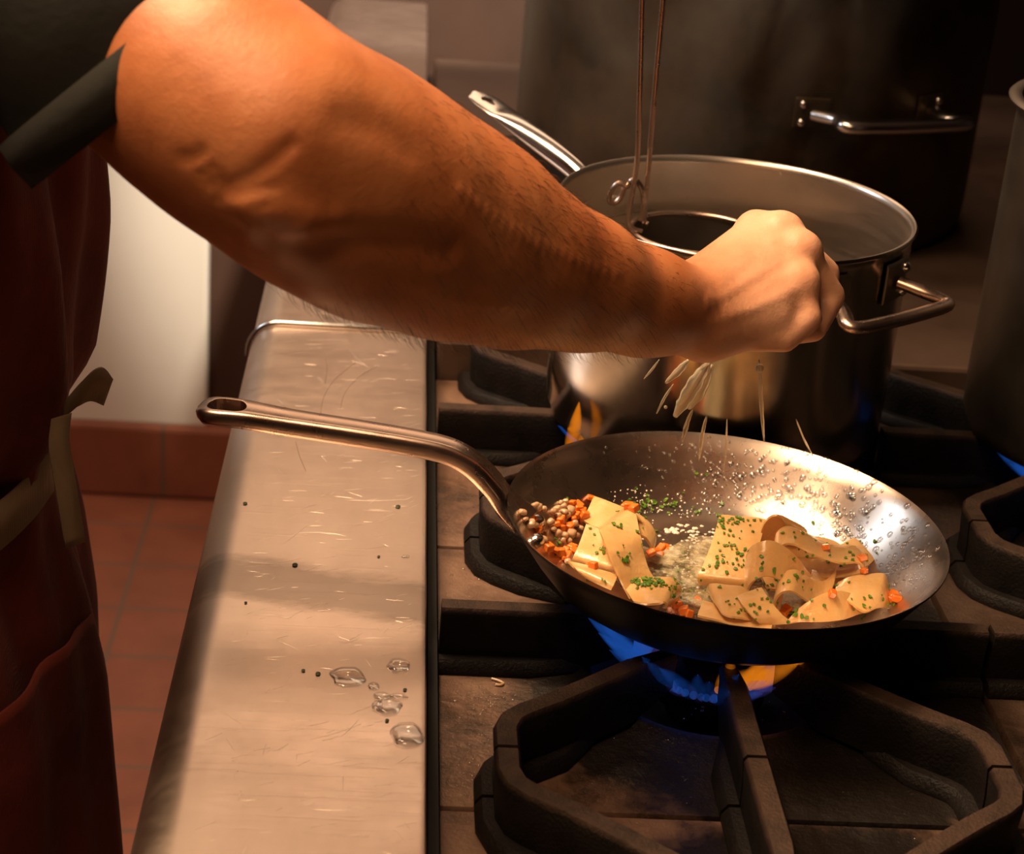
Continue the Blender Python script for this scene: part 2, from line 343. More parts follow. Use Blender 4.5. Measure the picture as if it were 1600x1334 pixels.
def empty(name, loc):
    o = bpy.data.objects.new(name, None); COL.objects.link(o); o.location = loc; o.empty_display_size = .02; return o
def tag(o, label, cat, group=None, kind=None):
    o['label'] = label; o['category'] = cat
    if group: o['group'] = group
    if kind: o['kind'] = kind
    return o
def struct(o): o['kind'] = 'structure'; return o
def copy_tree(o, parent=None):
    c = o.copy(); COL.objects.link(c)
    if parent: c.parent = parent
    for ch in list(o.children):
        copy_tree(ch, c)
    return c
def cr(P, n):                                          # Catmull-Rom through control rows
    P = [np.array(p, float) for p in P]; out = []
    for i in range(len(P)-1):
        a = P[i-1] if i else 2*P[0]-P[1]; b = P[i]; c = P[i+1]; d = P[i+2] if i+2 < len(P) else 2*P[-1]-P[-2]
        for k in range(n):
            t = k/n; out.append(.5*((2*b)+(-a+c)*t+(2*a-5*b+4*c-d)*t*t+(-a+3*b-3*c+d)*t**3))
    out.append(P[-1]); return out

# ------------------------------------------------------------------ the room
WB = 3.01
struct(MB().box(-2.2, 2.4, -1.5, WB+.02, -.1, 0).build('floor', M['floor'], smooth=False))
struct(MB().box(-2.2, 2.4, WB, WB+.1, -.1, 2.7).build('wall_back', M['wall_dark'], smooth=False))
struct(MB().box(-2.2, -.307, WB-.03, WB, .135, 2.7).build('wall_left', M['wall_white'], smooth=False, bevel=.006))
struct(MB().box(-2.2, 2.4, WB-.042, WB, 0, .137).build('baseboard_back', M['base'], smooth=False, bevel=.008))
struct(MB().box(-2.3, -2.2, -1.5, WB, 0, 2.7).build('wall_side', M['wall_white'], smooth=False))
struct(MB().box(2.3, 2.4, -1.5, WB, 0, 2.7).build('wall_right', M['wall_dark'], smooth=False))
struct(MB().box(-2.2, 2.4, -1.6, -1.5, 0, 2.7).build('wall_front', M['wall_dark'], smooth=False))
struct(MB().box(-2.3, 2.4, -1.6, WB+.1, 2.7, 2.8).build('ceiling', M['ceil'], smooth=False))

# ------------------------------------------------------------------ the steel ledge on the left
LX0, LX1, LZ = -.118, .033, .90
def ledge_profile(e=0.0):
    pts = [(LX0-e, LZ-.50), (LX0-e, LZ-.030)]
    for k in range(0, 9):
        a = PI-k/8*PI/2; pts.append((LX0+.026+(.026+e)*math.cos(a), LZ-.026+(.026+e)*math.sin(a)))
    pts += [(LX1-.004, LZ+e), (LX1-.001, LZ-.001+e), (LX1, LZ-.004)]
    return pts
def ledge_piece(y0, y1):
    pr = ledge_profile()+[(LX1, LZ-.05), (LX1-.004, LZ-.05), (LX1-.004, LZ-.012), (LX0+.03, LZ-.012), (LX0+.01, LZ-.05), (LX0+.01, LZ-.5)]
    n = max(2, int((y1-y0)/.1))
    return [[(x, y0+(y1-y0)*i/n, z) for x, z in pr] for i in range(n+1)]
lroot = empty('steel_ledge', (-.04, 1.2, 0))
mb = MB(); mb.loft(ledge_piece(.25, 1.5025)); mb.loft(ledge_piece(1.5045, 2.95))
mb.build('ledge_top', M['ledge'], lroot, bevel=0)
# raised bead over the joint
pr = ledge_profile(.0015)[1:-1]
MB().tube([(x, 1.5035, z) for x, z in pr], .0032, 10, up=(0, 1, 0)).build('joint_bead', M['bright'], lroot)
MB().box(LX0+.004, LX1-.004, .26, 2.94, 0, LZ-.45).build('side_panel', M['steel'], lroot, smooth=False)
M['hair_line'] = mat('dark_scratch', (.16, .09, .06), None, .5)
M['scratch'] = mat('scratched_steel', (.86, .74, .63), (.95, .83, .72), .42, .7, 50)
mb = MB(); rs_ = random.Random(3)
for k in range(520):
    x = rs_.uniform(-.085, .030); y = rs_.triangular(.30, 2.2, 1.0); a = rs_.gauss(.42, .28) if rs_.random() < .75 else rs_.uniform(0, PI); L = rs_.uniform(.003, .014)*(3.5 if rs_.random() < .10 else 1); kv = rs_.gauss(0, 14); w_ = rs_.uniform(.00009, .00026)
    pts = []; n = 7
    for i in range(n):
        t = i/(n-1)-.5; aa = a+kv*L*t; pts.append((x+L*t*math.cos(a)-kv*(L*t)**2/2*math.sin(a), y+L*t*math.sin(a)+kv*(L*t)**2/2*math.cos(a)))
    if any(not (-.088 < q[0] < .0285) or abs(q[1]-1.5035) < .006 for q in pts): continue
    rings = []
    for i, (u, v) in enumerate(pts):
        e = w_*math.sin(PI*(i+.4)/(n-.2)); rings.append([(u-e*math.sin(a), v+e*math.cos(a), LZ+.00002), (u, v, LZ+.00009), (u+e*math.sin(a), v-e*math.cos(a), LZ+.00002)])
    mb.loft(rings, True, True)
for P in ([(500, 652), (506, 620), (524, 592), (556, 566)], [(531, 640), (540, 612), (562, 588), (590, 572)], [(462, 690), (468, 712), (478, 736)], [(508, 600), (511, 575), (508, 560)]):
    MB().tube(cr([onz(x, y, LZ+.0001) for x, y in P], 5), .00016, 6).build('dark_scratch', M['hair_line'], lroot)
sc_ = mb.build('scratches', M['scratch'], lroot, smooth=False); sc_['kind'] = 'stuff'
tag(lroot, 'long worn stainless steel ledge along the left side of the stove, scratched and splashed', 'counter')

# ------------------------------------------------------------------ the range: body, spill trays, grates
PX, PY = .355, .317; CX0, CY0 = .218, 1.03
GZ, TZ = .90, .857
rroot = empty('gas_range', (.6, 1.2, 0))
MB().box(.040, 1.45, .52, 2.6, .12, .80).build('oven_body', M['black_steel'], rroot, smooth=False, bevel=.004)
MB().box(.040, 1.45, .50, .545, .78, .90).build('front_rail', M['steel'], rroot, bevel=.008)
MB().box(.0355, .0415, .52, 2.6, .78, .868).build('side_rail', M['dark'], rroot, smooth=False)
for x in (.1, 1.38):
    for y in (.6, 2.5):
        MB().lathe([(.0, .12), (.022, .12), (.018, .0), (0, 0)], (x, y, 0), 16).build('foot', M['dark'], rroot)
tag(rroot, 'black commercial gas range under the burner grates', 'stove')
FY = CY0+1.5*PY+.003
flat = MB().box(.044, 1.45, FY, 2.6, .803, .893)
fo = flat.build('griddle_plate', M['flat'], None, smooth=False, bevel=.004)
tag(fo, 'smooth brown flat griddle plate behind the burner grates', 'griddle')
# a hot-plate ring mark cut in the griddle
rg = MB(); c = (.152, 2.135, .8932)
rg.lathe([(.062, 0), (.062, .0012), (.066, .0012), (.066, 0)], c, 64, True)
o = rg.build('ring_lid', M['dark'], None); o.parent = fo

def tray(cx, cy):
    r = empty('spill_tray', (cx, cy, TZ-.012))
    hx, hy = PX/2-.0015, PY/2-.0015; n = 64; RI = .078
    def sq(t):
        c, s = math.cos(t), math.sin(t); k = min(hx/abs(c) if abs(c) > 1e-6 else 9, hy/abs(s) if abs(s) > 1e-6 else 9)
        return (cx+k*c, cy+k*s)
    angs = sorted([2*PI*i/n for i in range(n)]+[math.atan2(sy*hy, sx*hx) % (2*PI) for sx in (1, -1) for sy in (1, -1)])
    out = [sq(t) for t in angs]
    rings = [[(x, y, TZ-.02) for x, y in out], [(x, y, TZ-.002) for x, y in out],
             [(cx+(x-cx)*.994, cy+(y-cy)*.994, TZ) for x, y in out],
             [(cx+(RI+.012)*math.cos(t), cy+(RI+.012)*math.sin(t), TZ) for t in angs],
             [(cx+(RI+.006)*math.cos(t), cy+(RI+.006)*math.sin(t), TZ+.004) for t in angs],
             [(cx+RI*math.cos(t), cy+RI*math.sin(t), TZ+.003) for t in angs],
             [(cx+RI*math.cos(t), cy+RI*math.sin(t), TZ-.02) for t in angs]]
    MB().loft(rings, True, False, True).build('tray_plate', M['plate'], r, angle=50)
    MB().lathe([(.077, -.001), (.070, -.014), (.045, -.030), (.0, -.032), (.0, -.036), (.048, -.034), (.074, -.016), (.077, -.004)], (cx, cy, TZ), 64, True).build('burner_bowl', M['bowl'], r)
    return r
def burner(cx, cy):
    r = empty('gas_burner', (cx, cy, TZ-.032))
    MB().lathe([(0, .034), (.030, .034), (.036, .030), (.037, .020), (.030, .016), (.024, .0), (0, 0)], (cx, cy, TZ-.0315), 48).build('burner_head', M['iron'], r)
    mb = MB(); mb.lathe([(.0, .040), (.018, .040), (.022, .036), (.022, .0335), (0, .0335)], (cx, cy, TZ-.0315), 32).build('burner_cap', M['iron'], r)
    return r
def rail(path, zt=GZ, zb=TZ+.004, w=.0075, flange=(0, 99), tipdrop=.012):
    """vertical cast web along a plan path with a foot flange"""
    P = [Vector((x, y, 0)) for x, y in path]; n = len(P); mb = MB()
    def nrm(i):
        a = P[max(0, i-1)]; b = P[min(n-1, i+1)]; t = (b-a).normalized(); return Vector((-t.y, t.x, 0))
    rings = []
    for i in range(n):
        u = nrm(i); base = zb+(tipdrop if i == 0 else 0); top = zt-(.003 if i == 0 else 0); ww = w*(.8 if i == 0 else 1)
        sec = [(-ww*.75, base), (-ww*.8, (base+top)/2), (-ww, top-.003), (-ww+.002, top), (ww-.002, top), (ww, top-.003), (ww*.8, (base+top)/2), (ww*.75, base)]
        rings.append([(P[i].x+u.x*s, P[i].y+u.y*s, z) for s, z in sec])
    mb.loft(rings)
    i0, i1 = flange; i1 = min(i1, n-1); rings = []
    for i in range(i0, i1+1):
        u = nrm(i); ww = .016 if i > i0 else .005
        sec = [(-ww, TZ), (-ww, TZ+.004), (-ww+.004, TZ+.009), (ww-.004, TZ+.009), (ww, TZ+.004), (ww, TZ)]
        rings.append([(P[i].x+u.x*s, P[i].y+u.y*s, z+.0004) for s, z in sec])
    mb.loft(rings)
    return mb
def grate(cx, cy):
    r = empty('burner_grate', (cx, cy, TZ))
    for sx in (-1, 1):
        for sy in (-1, 1):
            cnx, cny = .140, .128
            path = [(.034, .042), (.060, .063), (.085, .0845), (.110, .105), (cnx-.012, cny-.010), (cnx-.004, cny-.002), (cnx, cny+.010), (cnx, PY/2-.0015)]
            rail([(cx+sx*x, cy+sy*y) for x, y in path], flange=(2, 99)).build('corner_rail', M['iron'], r, angle=45)
        path = [(.052, 0), (.08, 0), (.12, 0), (PX/2-.002, 0)]
        rail([(cx+sx*x, cy+y) for x, y in path], flange=(1, 99)).build('side_finger', M['iron'], r, angle=45)
    for sy in (-1, 1):
        path = [(0, .055), (0, .08), (0, .12), (0, PY/2-.0015)]
        rail([(cx+x, cy+sy*y) for x, y in path], flange=(1, 99)).build('centre_finger', M['iron'], r, angle=45)
    return r
g0 = grate(CX0, CY0); t0_ = tray(CX0, CY0); b0 = burner(CX0, CY0)
tag(g0, 'black cast iron burner grate directly under the frying pan', 'grate', 'cast iron burner grates')
tag(t0_, 'greasy brown spill tray under the frying pan grate', 'tray', 'spill trays')
tag(b0, 'gas burner with blue flames under the frying pan', 'burner', 'gas burners')
where = {(0, 1): 'under the saucepan', (1, 0): 'to the right of the frying pan', (1, 1): 'under the tall stockpot at the right', (0, -1): 'nearest the camera, in front of the frying pan', (1, -1): 'at the bottom right corner, nearest the camera'}
for (i, j), wh in where.items():
    for src, lab, cat in ((g0, 'black cast iron burner grate ', 'grate'), (t0_, 'brown metal spill tray ', 'tray'), (b0, 'round gas burner ', 'burner')):
        c = copy_tree(src)
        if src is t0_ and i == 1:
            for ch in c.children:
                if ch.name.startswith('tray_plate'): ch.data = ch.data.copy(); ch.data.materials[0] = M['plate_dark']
        c.location = src.location+Vector((i*PX, j*PY, 0)); c['label'] = lab+wh; c['category'] = cat

# ------------------------------------------------------------------ flames
def tongue(mb, p0, p1, r, bend=0.0, seg=10):
    p0 = Vector(p0); p1 = Vector(p1); side = (p1-p0).cross(Vector((0, 0, 1)))
    side = side.normalized() if side.length > 1e-5 else Vector((1, 0, 0)); n = 9
    pts = []; rad = []
    for i in range(n):
        t = i/(n-1); pts.append(p0.lerp(p1, t)+side*bend*math.sin(t*PI)*r); rad.append(max(.0003, r*(math.sin(PI*min(1, (t+.12)*.62+.0))**.8)*(1-t)**.6*1.3))
    mb.tube(pts, rad, seg)
def ring_flame(cx, cy, a0, a1, n, r0, r1, z0, z1, rr, name, mt, parent):
    mb = MB()
    for k in range(n):
        a = math.radians(a0+(a1-a0)*(k+.5)/n+random.uniform(-2, 2)); q = random.uniform(.85, 1.1)
        tongue(mb, (cx+r0*math.cos(a), cy+r0*math.sin(a), z0), (cx+r1*q*math.cos(a), cy+r1*q*math.sin(a), z1), rr*q, random.uniform(-.5, .5))
    o = mb.build(name, mt, parent); return o
fr = empty('gas_flame', (CX0, CY0, TZ))
ring_flame(CX0, CY0, 130, 285, 26, .040, .092, TZ+.006, .905, .0065, 'blue_tongues', M['blue'], fr)
ring_flame(CX0, CY0, -170, 170, 34, .036, .060, TZ+.002, TZ+.022, .004, 'violet_tongues', M['violet'], fr)
ring_flame(CX0, CY0, 268, 312, 7, .036, .070, TZ+.010, .906, .007, 'orange_tongues', M['orange'], fr)
tag(fr, 'blue and orange gas flames licking the underside of the frying pan', 'flame', 'gas flames')
fr = empty('gas_flame', (CX0, CY0+PY, TZ))
ring_flame(CX0, CY0+PY, 120, 260, 18, .04, .085, TZ+.006, .898, .006, 'blue_tongues', M['blue'], fr)
mb = MB(); a = ony(888, 705, 1.262); b = ony(905, 628, 1.262)
tongue(mb, a, b, .0065, .9); tongue(mb, ony(905, 700, 1.27), ony(925, 650, 1.27), .004, -.6)
mb.build('orange_tongues', M['orange'], fr)
tag(fr, 'orange flame flickering below the left side of the saucepan', 'flame', 'gas flames')
fr = empty('gas_flame', (CX0+PX, CY0+PY, TZ))
ring_flame(CX0+PX, CY0+PY, 180, 300, 14, .045, .095, TZ+.006, .898, .006, 'blue_tongues', M['blue'], fr)
tag(fr, 'blue gas flame under the tall stockpot at the right edge', 'flame', 'gas flames')

# ------------------------------------------------------------------ frying pan
PC = Vector((.2213, 1.0555, .955)); PN = Vector((.0216, .0129, 1)).normalized(); PR = .1395
PROF_IN = [(0, -.047), (.06, -.047), (.088, -.0465), (.100, -.044), (.110, -.037), (.121, -.024), (.131, -.010), (.1375, -.0015), (PR, 0)]
PROF_OUT = [(PR+.0012, .0008), (PR+.0013, -.0007), (PR-.0005, -.0016), (.1335, -.011), (.1235, -.0255), (.1125, -.039), (.1015, -.0465), (.088, -.0495), (.05, -.0500), (0, -.0500)]
u_ = Vector((0, 1, 0)).cross(PN).normalized(); v_ = PN.cross(u_)
def panpt(x, y, z): return PC+u_*x+v_*y+PN*z
def pan_lathe(prof, seg=160):
    return [[panpt(r*math.cos(t), r*math.sin(t), z) for t in (2*PI*i/seg for i in range(seg))] for r, z in prof]
pr_ = empty('frying_pan', panpt(0, 0, -.05))
pin = MB().loft(pan_lathe(PROF_IN+[PROF_OUT[0]]), True, False).build('pan_bowl', M['pan'], pr_, angle=180)
MB().loft(pan_lathe(PROF_OUT), True, False).build('pan_outside', M['black_steel'], pr_, angle=180)
# cast steel handle with a long hanging hole
def handle_loft(path, widths, thick, groove=.0):
    P = cr(path, 6); W = cr([(a,) for a in widths], 6); T = cr([(a,) for a in thick], 6); rings = []
    for i, p in enumerate(P):
        a = P[max(0, i-1)]; b = P[min(len(P)-1, i+1)]; t = Vector(b-a).normalized(); s = t.cross(Vector((0, 0, 1))).normalized(); up = s.cross(t)
        w_, h_ = W[i][0]/2, T[i][0]/2; g = groove*min(1, w_/.008)
        sec = [(-w_, -.1*h_), (-w_*.93, .75*h_), (-w_*.72, h_), (-w_*.35, h_-g), (0, h_-g*1.2), (w_*.35, h_-g), (w_*.72, h_), (w_*.93, .75*h_), (w_, -.1*h_), (w_*.8, -.75*h_), (w_*.4, -h_), (-w_*.4, -h_), (-w_*.8, -.75*h_)]
        rings.append([Vector(p)+s*x+up*z for x, z in sec])
    return rings
hp = [panpt(-.127, .010, -.016), ony(790, 786, 1.072), ony(768, 757, 1.074), ony(738, 727, 1.076), ony(700, 706, 1.078), ony(640, 692, 1.080), ony(545, 676, 1.084), ony(450, 661, 1.088), ony(385, 649, 1.091), ony(345, 644, 1.093), ony(322, 643, 1.094), ony(309, 644, 1.0945)]
hd = MB().loft(handle_loft(hp, [.032, .025, .022, .021, .021, .0215, .0225, .024, .0285, .0310, .0260, .008], [.009, .012, .0135, .014, .014, .0138, .0135, .013, .0125, .012, .011, .006], .0006)).build('handle', M['handle'], pr_, angle=60)
ca, cb = Vector(ony(343, 639, 1.093)), Vector(ony(366, 642, 1.0915))
d_ = (cb-ca).normalized(); s_ = d_.cross(Vector((0, 0, 1))).normalized()
sec = []
for k in range(24):
    t = 2*PI*k/24; e = (cb if math.cos(t) > 0 else ca); sec.append(e+d_*.0078*math.cos(t)+s_*.0092*math.sin(t))
cut = MB().loft([[p+Vector((0, 0, -.04)) for p in sec], [p+Vector((0, 0, .04)) for p in sec]]).build('cutter', M['handle'], None, smooth=False)
md = hd.modifiers.new('hole', 'BOOLEAN'); md.object = cut; md.operation = 'DIFFERENCE'; md.solver = 'EXACT'
bpy.context.view_layer.update()
me = bpy.data.meshes.new_from_object(hd.evaluated_get(bpy.context.evaluated_depsgraph_get()))
hd.modifiers.clear(); hd.data = me
bpy.data.objects.remove(cut)
# small stamped rectangle near the bend, bracket plate and rivets
_hv = [v.co+wl(hd) for v in hd.data.vertices]; _hb = BVHTree.FromPolygons(_hv, [list(f.vertices) for f in hd.data.polygons])
q = [_hb.ray_cast(Vector(CAMP), Vector(ray(x, y)))[0] for x, y in ((748, 729), (762, 734), (758, 746), (744, 741))]
if all(q): MB().tube(q, .00045, 6, loop=True).build('stamped_mark', M['dark'], pr_)
for k, (x, y) in enumerate(((-.1195, .024), (-.1215, -.004))):
    c = panpt(x, y, -.0225); MB().ball(c+Vector((.0015, 0, .0015)), .0055, 16, (.9, 1, .8)).build('rivet', M['bright'], pr_)
tag(pr_, 'round stainless steel frying pan of pasta with long curved handle, on the front burner', 'frying pan')

# ------------------------------------------------------------------ saucepan with basket
SCX, SCY, SZ, SR = .256, 1.340, 1.080, .1320
SB = GZ+.0005
sp = empty('saucepan', (SCX, SCY, SB))
H_ = SZ-SB
MB().lathe([(0, .006), (.118, .006), (.126, .010), (.1290, .020), (.1300, .05), (.1305, H_-.006), (SR-.001, H_-.001), (SR+.0015, H_)], (SCX, SCY, SB), 160).build('pan_inside', M['steel'], sp, angle=180)
MB().lathe([(SR+.0015, H_), (SR+.003, H_-.0015), (SR+.0015, H_-.004), (SR, H_-.008), (SR, .05), (.1305, .018), (.126, .006), (.118, .0), (0, 0)], (SCX, SCY, SB), 160).build('pan_outside', M['sauce_out'], sp, angle=180)
th = math.radians(-40); hdir = Vector((math.sin(th), math.cos(th), 0)); htan = Vector((hdir.y, -hdir.x, 0)); SC0 = Vector((SCX, SCY, 0))
rings = []
HP = [(.131, 1.046, .020, .012), (.150, 1.052, .018, .015), (.175, 1.062, .018, .017), (.205, 1.071, .021, .017), (.235, 1.079, .024, .014), (.255, 1.0845, .027, .009), (.268, 1.088, .028, .0035), (.285, 1.092, .028, .003), (.296, 1.0945, .023, .003), (.3015, 1.096, .008, .003)]
for R_, z, w_, h_ in cr(HP, 5):
    c = SC0+hdir*R_+Vector((0, 0, z)); up = Vector((-hdir.x*.25, -hdir.y*.25, 1)).normalized()
    rings.append([c+htan*(w_/2)*math.cos(t)+up*(h_/2)*math.sin(t) for t in (2*PI*k/20 for k in range(20))])
hs = MB().loft(rings).build('handle', M['bright'], sp, angle=50)
c = SC0+hdir*.283+Vector((0, 0, 1.09)); sec = [c+hdir*.008*math.cos(t)+htan*.004*math.sin(t)*(1.35 if math.cos(t) > 0 else .8) for t in (2*PI*k/20 for k in range(20))]
cut = MB().loft([[p+Vector((0, 0, -.03)) for p in sec], [p+Vector((0, 0, .03)) for p in sec]]).build('cutter', M['handle'], None, smooth=False)
md = hs.modifiers.new('hole', 'BOOLEAN'); md.object = cut; md.operation = 'DIFFERENCE'; md.solver = 'EXACT'
bpy.context.view_layer.update()
me = bpy.data.meshes.new_from_object(hs.evaluated_get(bpy.context.evaluated_depsgraph_get())); hs.modifiers.clear(); hs.data = me; bpy.data.objects.remove(cut)
def loop_handle(root, c, dirv, R, z, halfw, out, drop, rad, mt, bf=.72, bmt=None):
    tn = Vector((-dirv.y, dirv.x, 0)); pts = []
    def P(a, o, zz): return c+dirv*(R+o)+tn*a+Vector((0, 0, zz))
    corner = [(-halfw*bf, 0, z), (-halfw*.85, out*.5, z-drop*.4), (-halfw, out*.85, z-drop*.85), (-halfw*.88, out, z-drop), (-halfw*.5, out*1.05, z-drop), (0, out*1.07, z-drop), (halfw*.5, out*1.05, z-drop), (halfw*.88, out, z-drop), (halfw, out*.85, z-drop*.85), (halfw*.85, out*.5, z-drop*.4), (halfw*bf, 0, z)]
    pts = cr([P(*q) for q in corner], 5)
    MB().tube(pts, rad, 12, flat=.8).build('side_handle', mt, root)
    for s in (-1, 1):
        mb = MB(); rings = []
        for k in range(7):
            a = s*halfw*bf+(k/6-.5)*.034; rr = math.sqrt(max(0, (R)**2-a*a))+.0012
            rings.append([c+dirv*(rr+e)+tn*a+Vector((0, 0, zz)) for e, zz in ((0, z-.016), (0, z+.016), (.0025, z+.014), (.0025, z-.014))])
        br = mb.loft(rings).build('bracket', bmt or mt, root, smooth=False, bevel=.001)
        for zz in (z-.009, z+.009):
            a = s*halfw*bf+s*.010; rr = math.sqrt((R)**2-a*a)+.004
            q = c+dirv*rr+tn*a+Vector((0, 0, zz)); rv = MB().ball(q, .0045, 12); o = rv.build('rivet', M['bright'], br)
loop_handle(sp, SC0, Vector((.60, -.80, 0)), SR, 1.054, .052, .036, .008, .0058, M['handle'], .70, M['stock'])
tag(sp, 'tall-sided stainless saucepan with wide rim behind the frying pan', 'saucepan')

# water in the saucepan
wt = MB().lathe([(0, 0), (.1285, 0), (.1285, -.04), (0, -.04)], (SCX, SCY, .975), 96).build('pasta_water', M['water'], None)
tag(wt, 'cloudy hot water low inside the saucepan', 'water', kind='stuff')

bc = Vector((.236, 1.385, 0)); BR = .052; BT = 1.041; BB = SB+.010
bk = empty('pasta_basket', (bc.x, bc.y, BB))
mb = MB(); mb.tube([bc+Vector((BR*math.cos(t), BR*math.sin(t), BT)) for t in (2*PI*k/64 for k in range(64))], .0024, 10, loop=True); mb.build('basket_rim', M['handle'], bk)
mb = MB(); mb.lathe([(BR, BT-BB), (BR*.98, (BT-BB)*.5), (BR*.94, 0), (0, 0), (0, .0015), (BR*.92, .0015), (BR*.965, (BT-BB)*.5), (BR*.985, BT-BB)], (bc.x, bc.y, BB), 64, True); mb.build('basket_wall', M['stock'], bk)
A0 = Vector(ony(992, 356, 1.372)); A1 = Vector(ony(1000, 133, 1.372)); B0_ = Vector(ony(1006, 352, 1.386)); B1_ = Vector(ony(1024, 133, 1.386))
dA = (A1-A0); dB = (B1_-B0_)
pts = [Vector(ony(1003, 362, 1.372)), Vector(ony(990, 357, 1.372)), Vector(ony(982, 346, 1.372)), Vector(ony(985, 318, 1.372)), A0+dA*.5, A1, A0+dA*1.9, (A0+dA*2.05+B0_+dB*2.05)/2, B0_+dB*1.9, B1_, B0_+dB*.5, B0_+dB*.05, Vector(ony(1012, 350, 1.386))]
MB().tube(cr(pts, 6), .0020, 10, up=(.3, 1, 0)).build('wire_handle', M['handle'], bk)
pts = [(1002, 345), (1006, 318), (1003, 296), (994, 282), (986, 283), (982, 290), (978, 291), (968, 286), (958, 294), (952, 308), (954, 316), (962, 317), (970, 308), (975, 296), (979, 289)]
MB().tube(cr([Vector(ony(x, y, 1.376+.0008*k)) for k, (x, y) in enumerate(pts)], 4), .0021, 8, up=(0, 1, 0)).build('wire_hook', M['handle'], bk)
tag(bk, 'small round pasta basket with tall wire handle standing inside the saucepan', 'basket')

# ------------------------------------------------------------------ stockpots
def stockpot(cx, cy, z0, R, h, mt, label, rimw=.004):
    r = empty('stockpot', (cx, cy, z0))
    MB().lathe([(0, .0), (R-.018, 0), (R-.006, .004), (R-.001, .016), (R, .04), (R, h-.012), (R+.002, h-.006), (R+rimw, h-.002), (R+rimw+.001, h), (R+rimw-.001, h+.002), (R-.002, h+.001), (R-.003, h-.006), (R-.003, .012), (R-.02, .004), (0, .004)], (cx, cy, z0), 128).build('pot_body', mt, r, angle=60)
    tag(r, label, 'pot', 'large stockpots'); return r
rp = stockpot(.585, 1.345, GZ+.0005, .122, .268, M['stock'], 'tall dull steel stockpot cut off by the right edge, on the back burner', .007)
loop_handle(rp, Vector((.585, 1.345, 0)), Vector((-.2, 1, 0)).normalized(), .122, 1.14, .045, .045, .0, .0055, M['bright'])
bp = stockpot(.380, 2.02, .8935, .252, .36, M['patina'], 'very large blackened stockpot on the griddle behind the saucepan')
loop_handle(bp, Vector((.380, 2.02, 0)), Vector((.36, -1, 0)).normalized(), .252, 1.050, .068, .060, -.004, .0085, M['bright'], 1.0, M['patina'])

# ------------------------------------------------------------------ food in the pan
def PB(px, py, h):                                      # the pan floor lifted by h metres, seen at a photo pixel
    r = ray(px, py); p0 = PC-PN*(.047-h); n = np.array(PN)
    t = np.dot(np.array(p0)-CAMP, n)/np.dot(r, n); return Vector(CAMP+t*r)
FOOD = []
def ribbon(rows, label, thick=.0026, n=6, pts=None):
    """rows: (pxL,pyL,hL, pxR,pyR,hR) across the ribbon"""
    if pts is None: pts = [np.array([*PB(*q[:3]), *PB(*q[3:])]) for q in rows]
    S = cr(pts, n); rings = []
    K = 6
    for i, s in enumerate(S):
        a = np.array(S[max(0, i-1)]); b = np.array(S[min(len(S)-1, i+1)])
        tl = Vector(b[:3]+b[3:]-a[:3]-a[3:]); w_ = Vector(s[3:]-s[:3]); nn = tl.cross(w_)
        nn = nn.normalized() if nn.length > 1e-9 else Vector((0, 0, 1))
        L = Vector(s[:3]); R = Vector(s[3:]); top = []; bot = []
        for k in range(K+1):
            t = k/K; p = L.lerp(R, t)+nn*(.0009*pnoise(L.lerp(R, t)*60))
            e = thick/2*(1 if 0 < k < K else .6); top.append(p+nn*e); bot.append(p-nn*e)
        rings.append(top+bot[::-1])
    o = MB().loft(rings).build('pappardelle_ribbon', M['pasta'], None, angle=70)
    bb = o.data.vertices; c = sum((v.co for v in bb), Vector())/len(bb)
    for v in bb: v.co -= c
    o.location = c
    FOOD.append(o); tag(o, label, 'pasta', 'pappardelle ribbons in the frying pan'); return o
R_ = ribbon
# left cluster
R_([(929, 776, .022, 912, 814, .018), (950, 784, .024, 935, 826, .020), (978, 795, .022, 968, 830, .020), (990, 806, .014, 985, 838, .012)], 'flat pasta square at the back left of the left pasta cluster')
R_([(935, 826, .030, 982, 793, .030), (938, 834, .034, 992, 800, .034), (950, 862, .030, 1000, 838, .030), (962, 890, .022, 1006, 868, .022), (974, 915, .014, 1018, 898, .014), (985, 935, .008, 1035, 912, .008)], 'upright folded pasta piece in the middle of the left pasta cluster')
R_([(916, 820, .022, 950, 832, .024), (906, 848, .020, 955, 862, .020), (897, 868, .016, 962, 888, .016), (890, 880, .010, 965, 900, .010)], 'pasta piece leaning against the left of the upright fold')
R_([(888, 878, .014, 965, 900, .016), (898, 888, .017, 960, 912, .017), (915, 902, .014, 955, 922, .014)], 'low pasta flap touching the pan rim at the far left of the food')
R_([(990, 800, .028, 998, 835, .026), (1012, 815, .024, 1010, 842, .022), (1024, 836, .018, 1018, 860, .014), (1020, 855, .008, 1008, 872, .006)], 'rounded pasta curl on the right of the left pasta cluster')
R_([(972, 912, .010, 990, 940, .012), (1000, 905, .016, 1012, 945, .016), (1030, 903, .018, 1030, 944, .018), (1052, 906, .018, 1038, 942, .020), (1064, 920, .012, 1042, 948, .014), (1060, 936, .006, 1036, 950, .006)], 'pasta piece heaped with parsley below the left cluster')
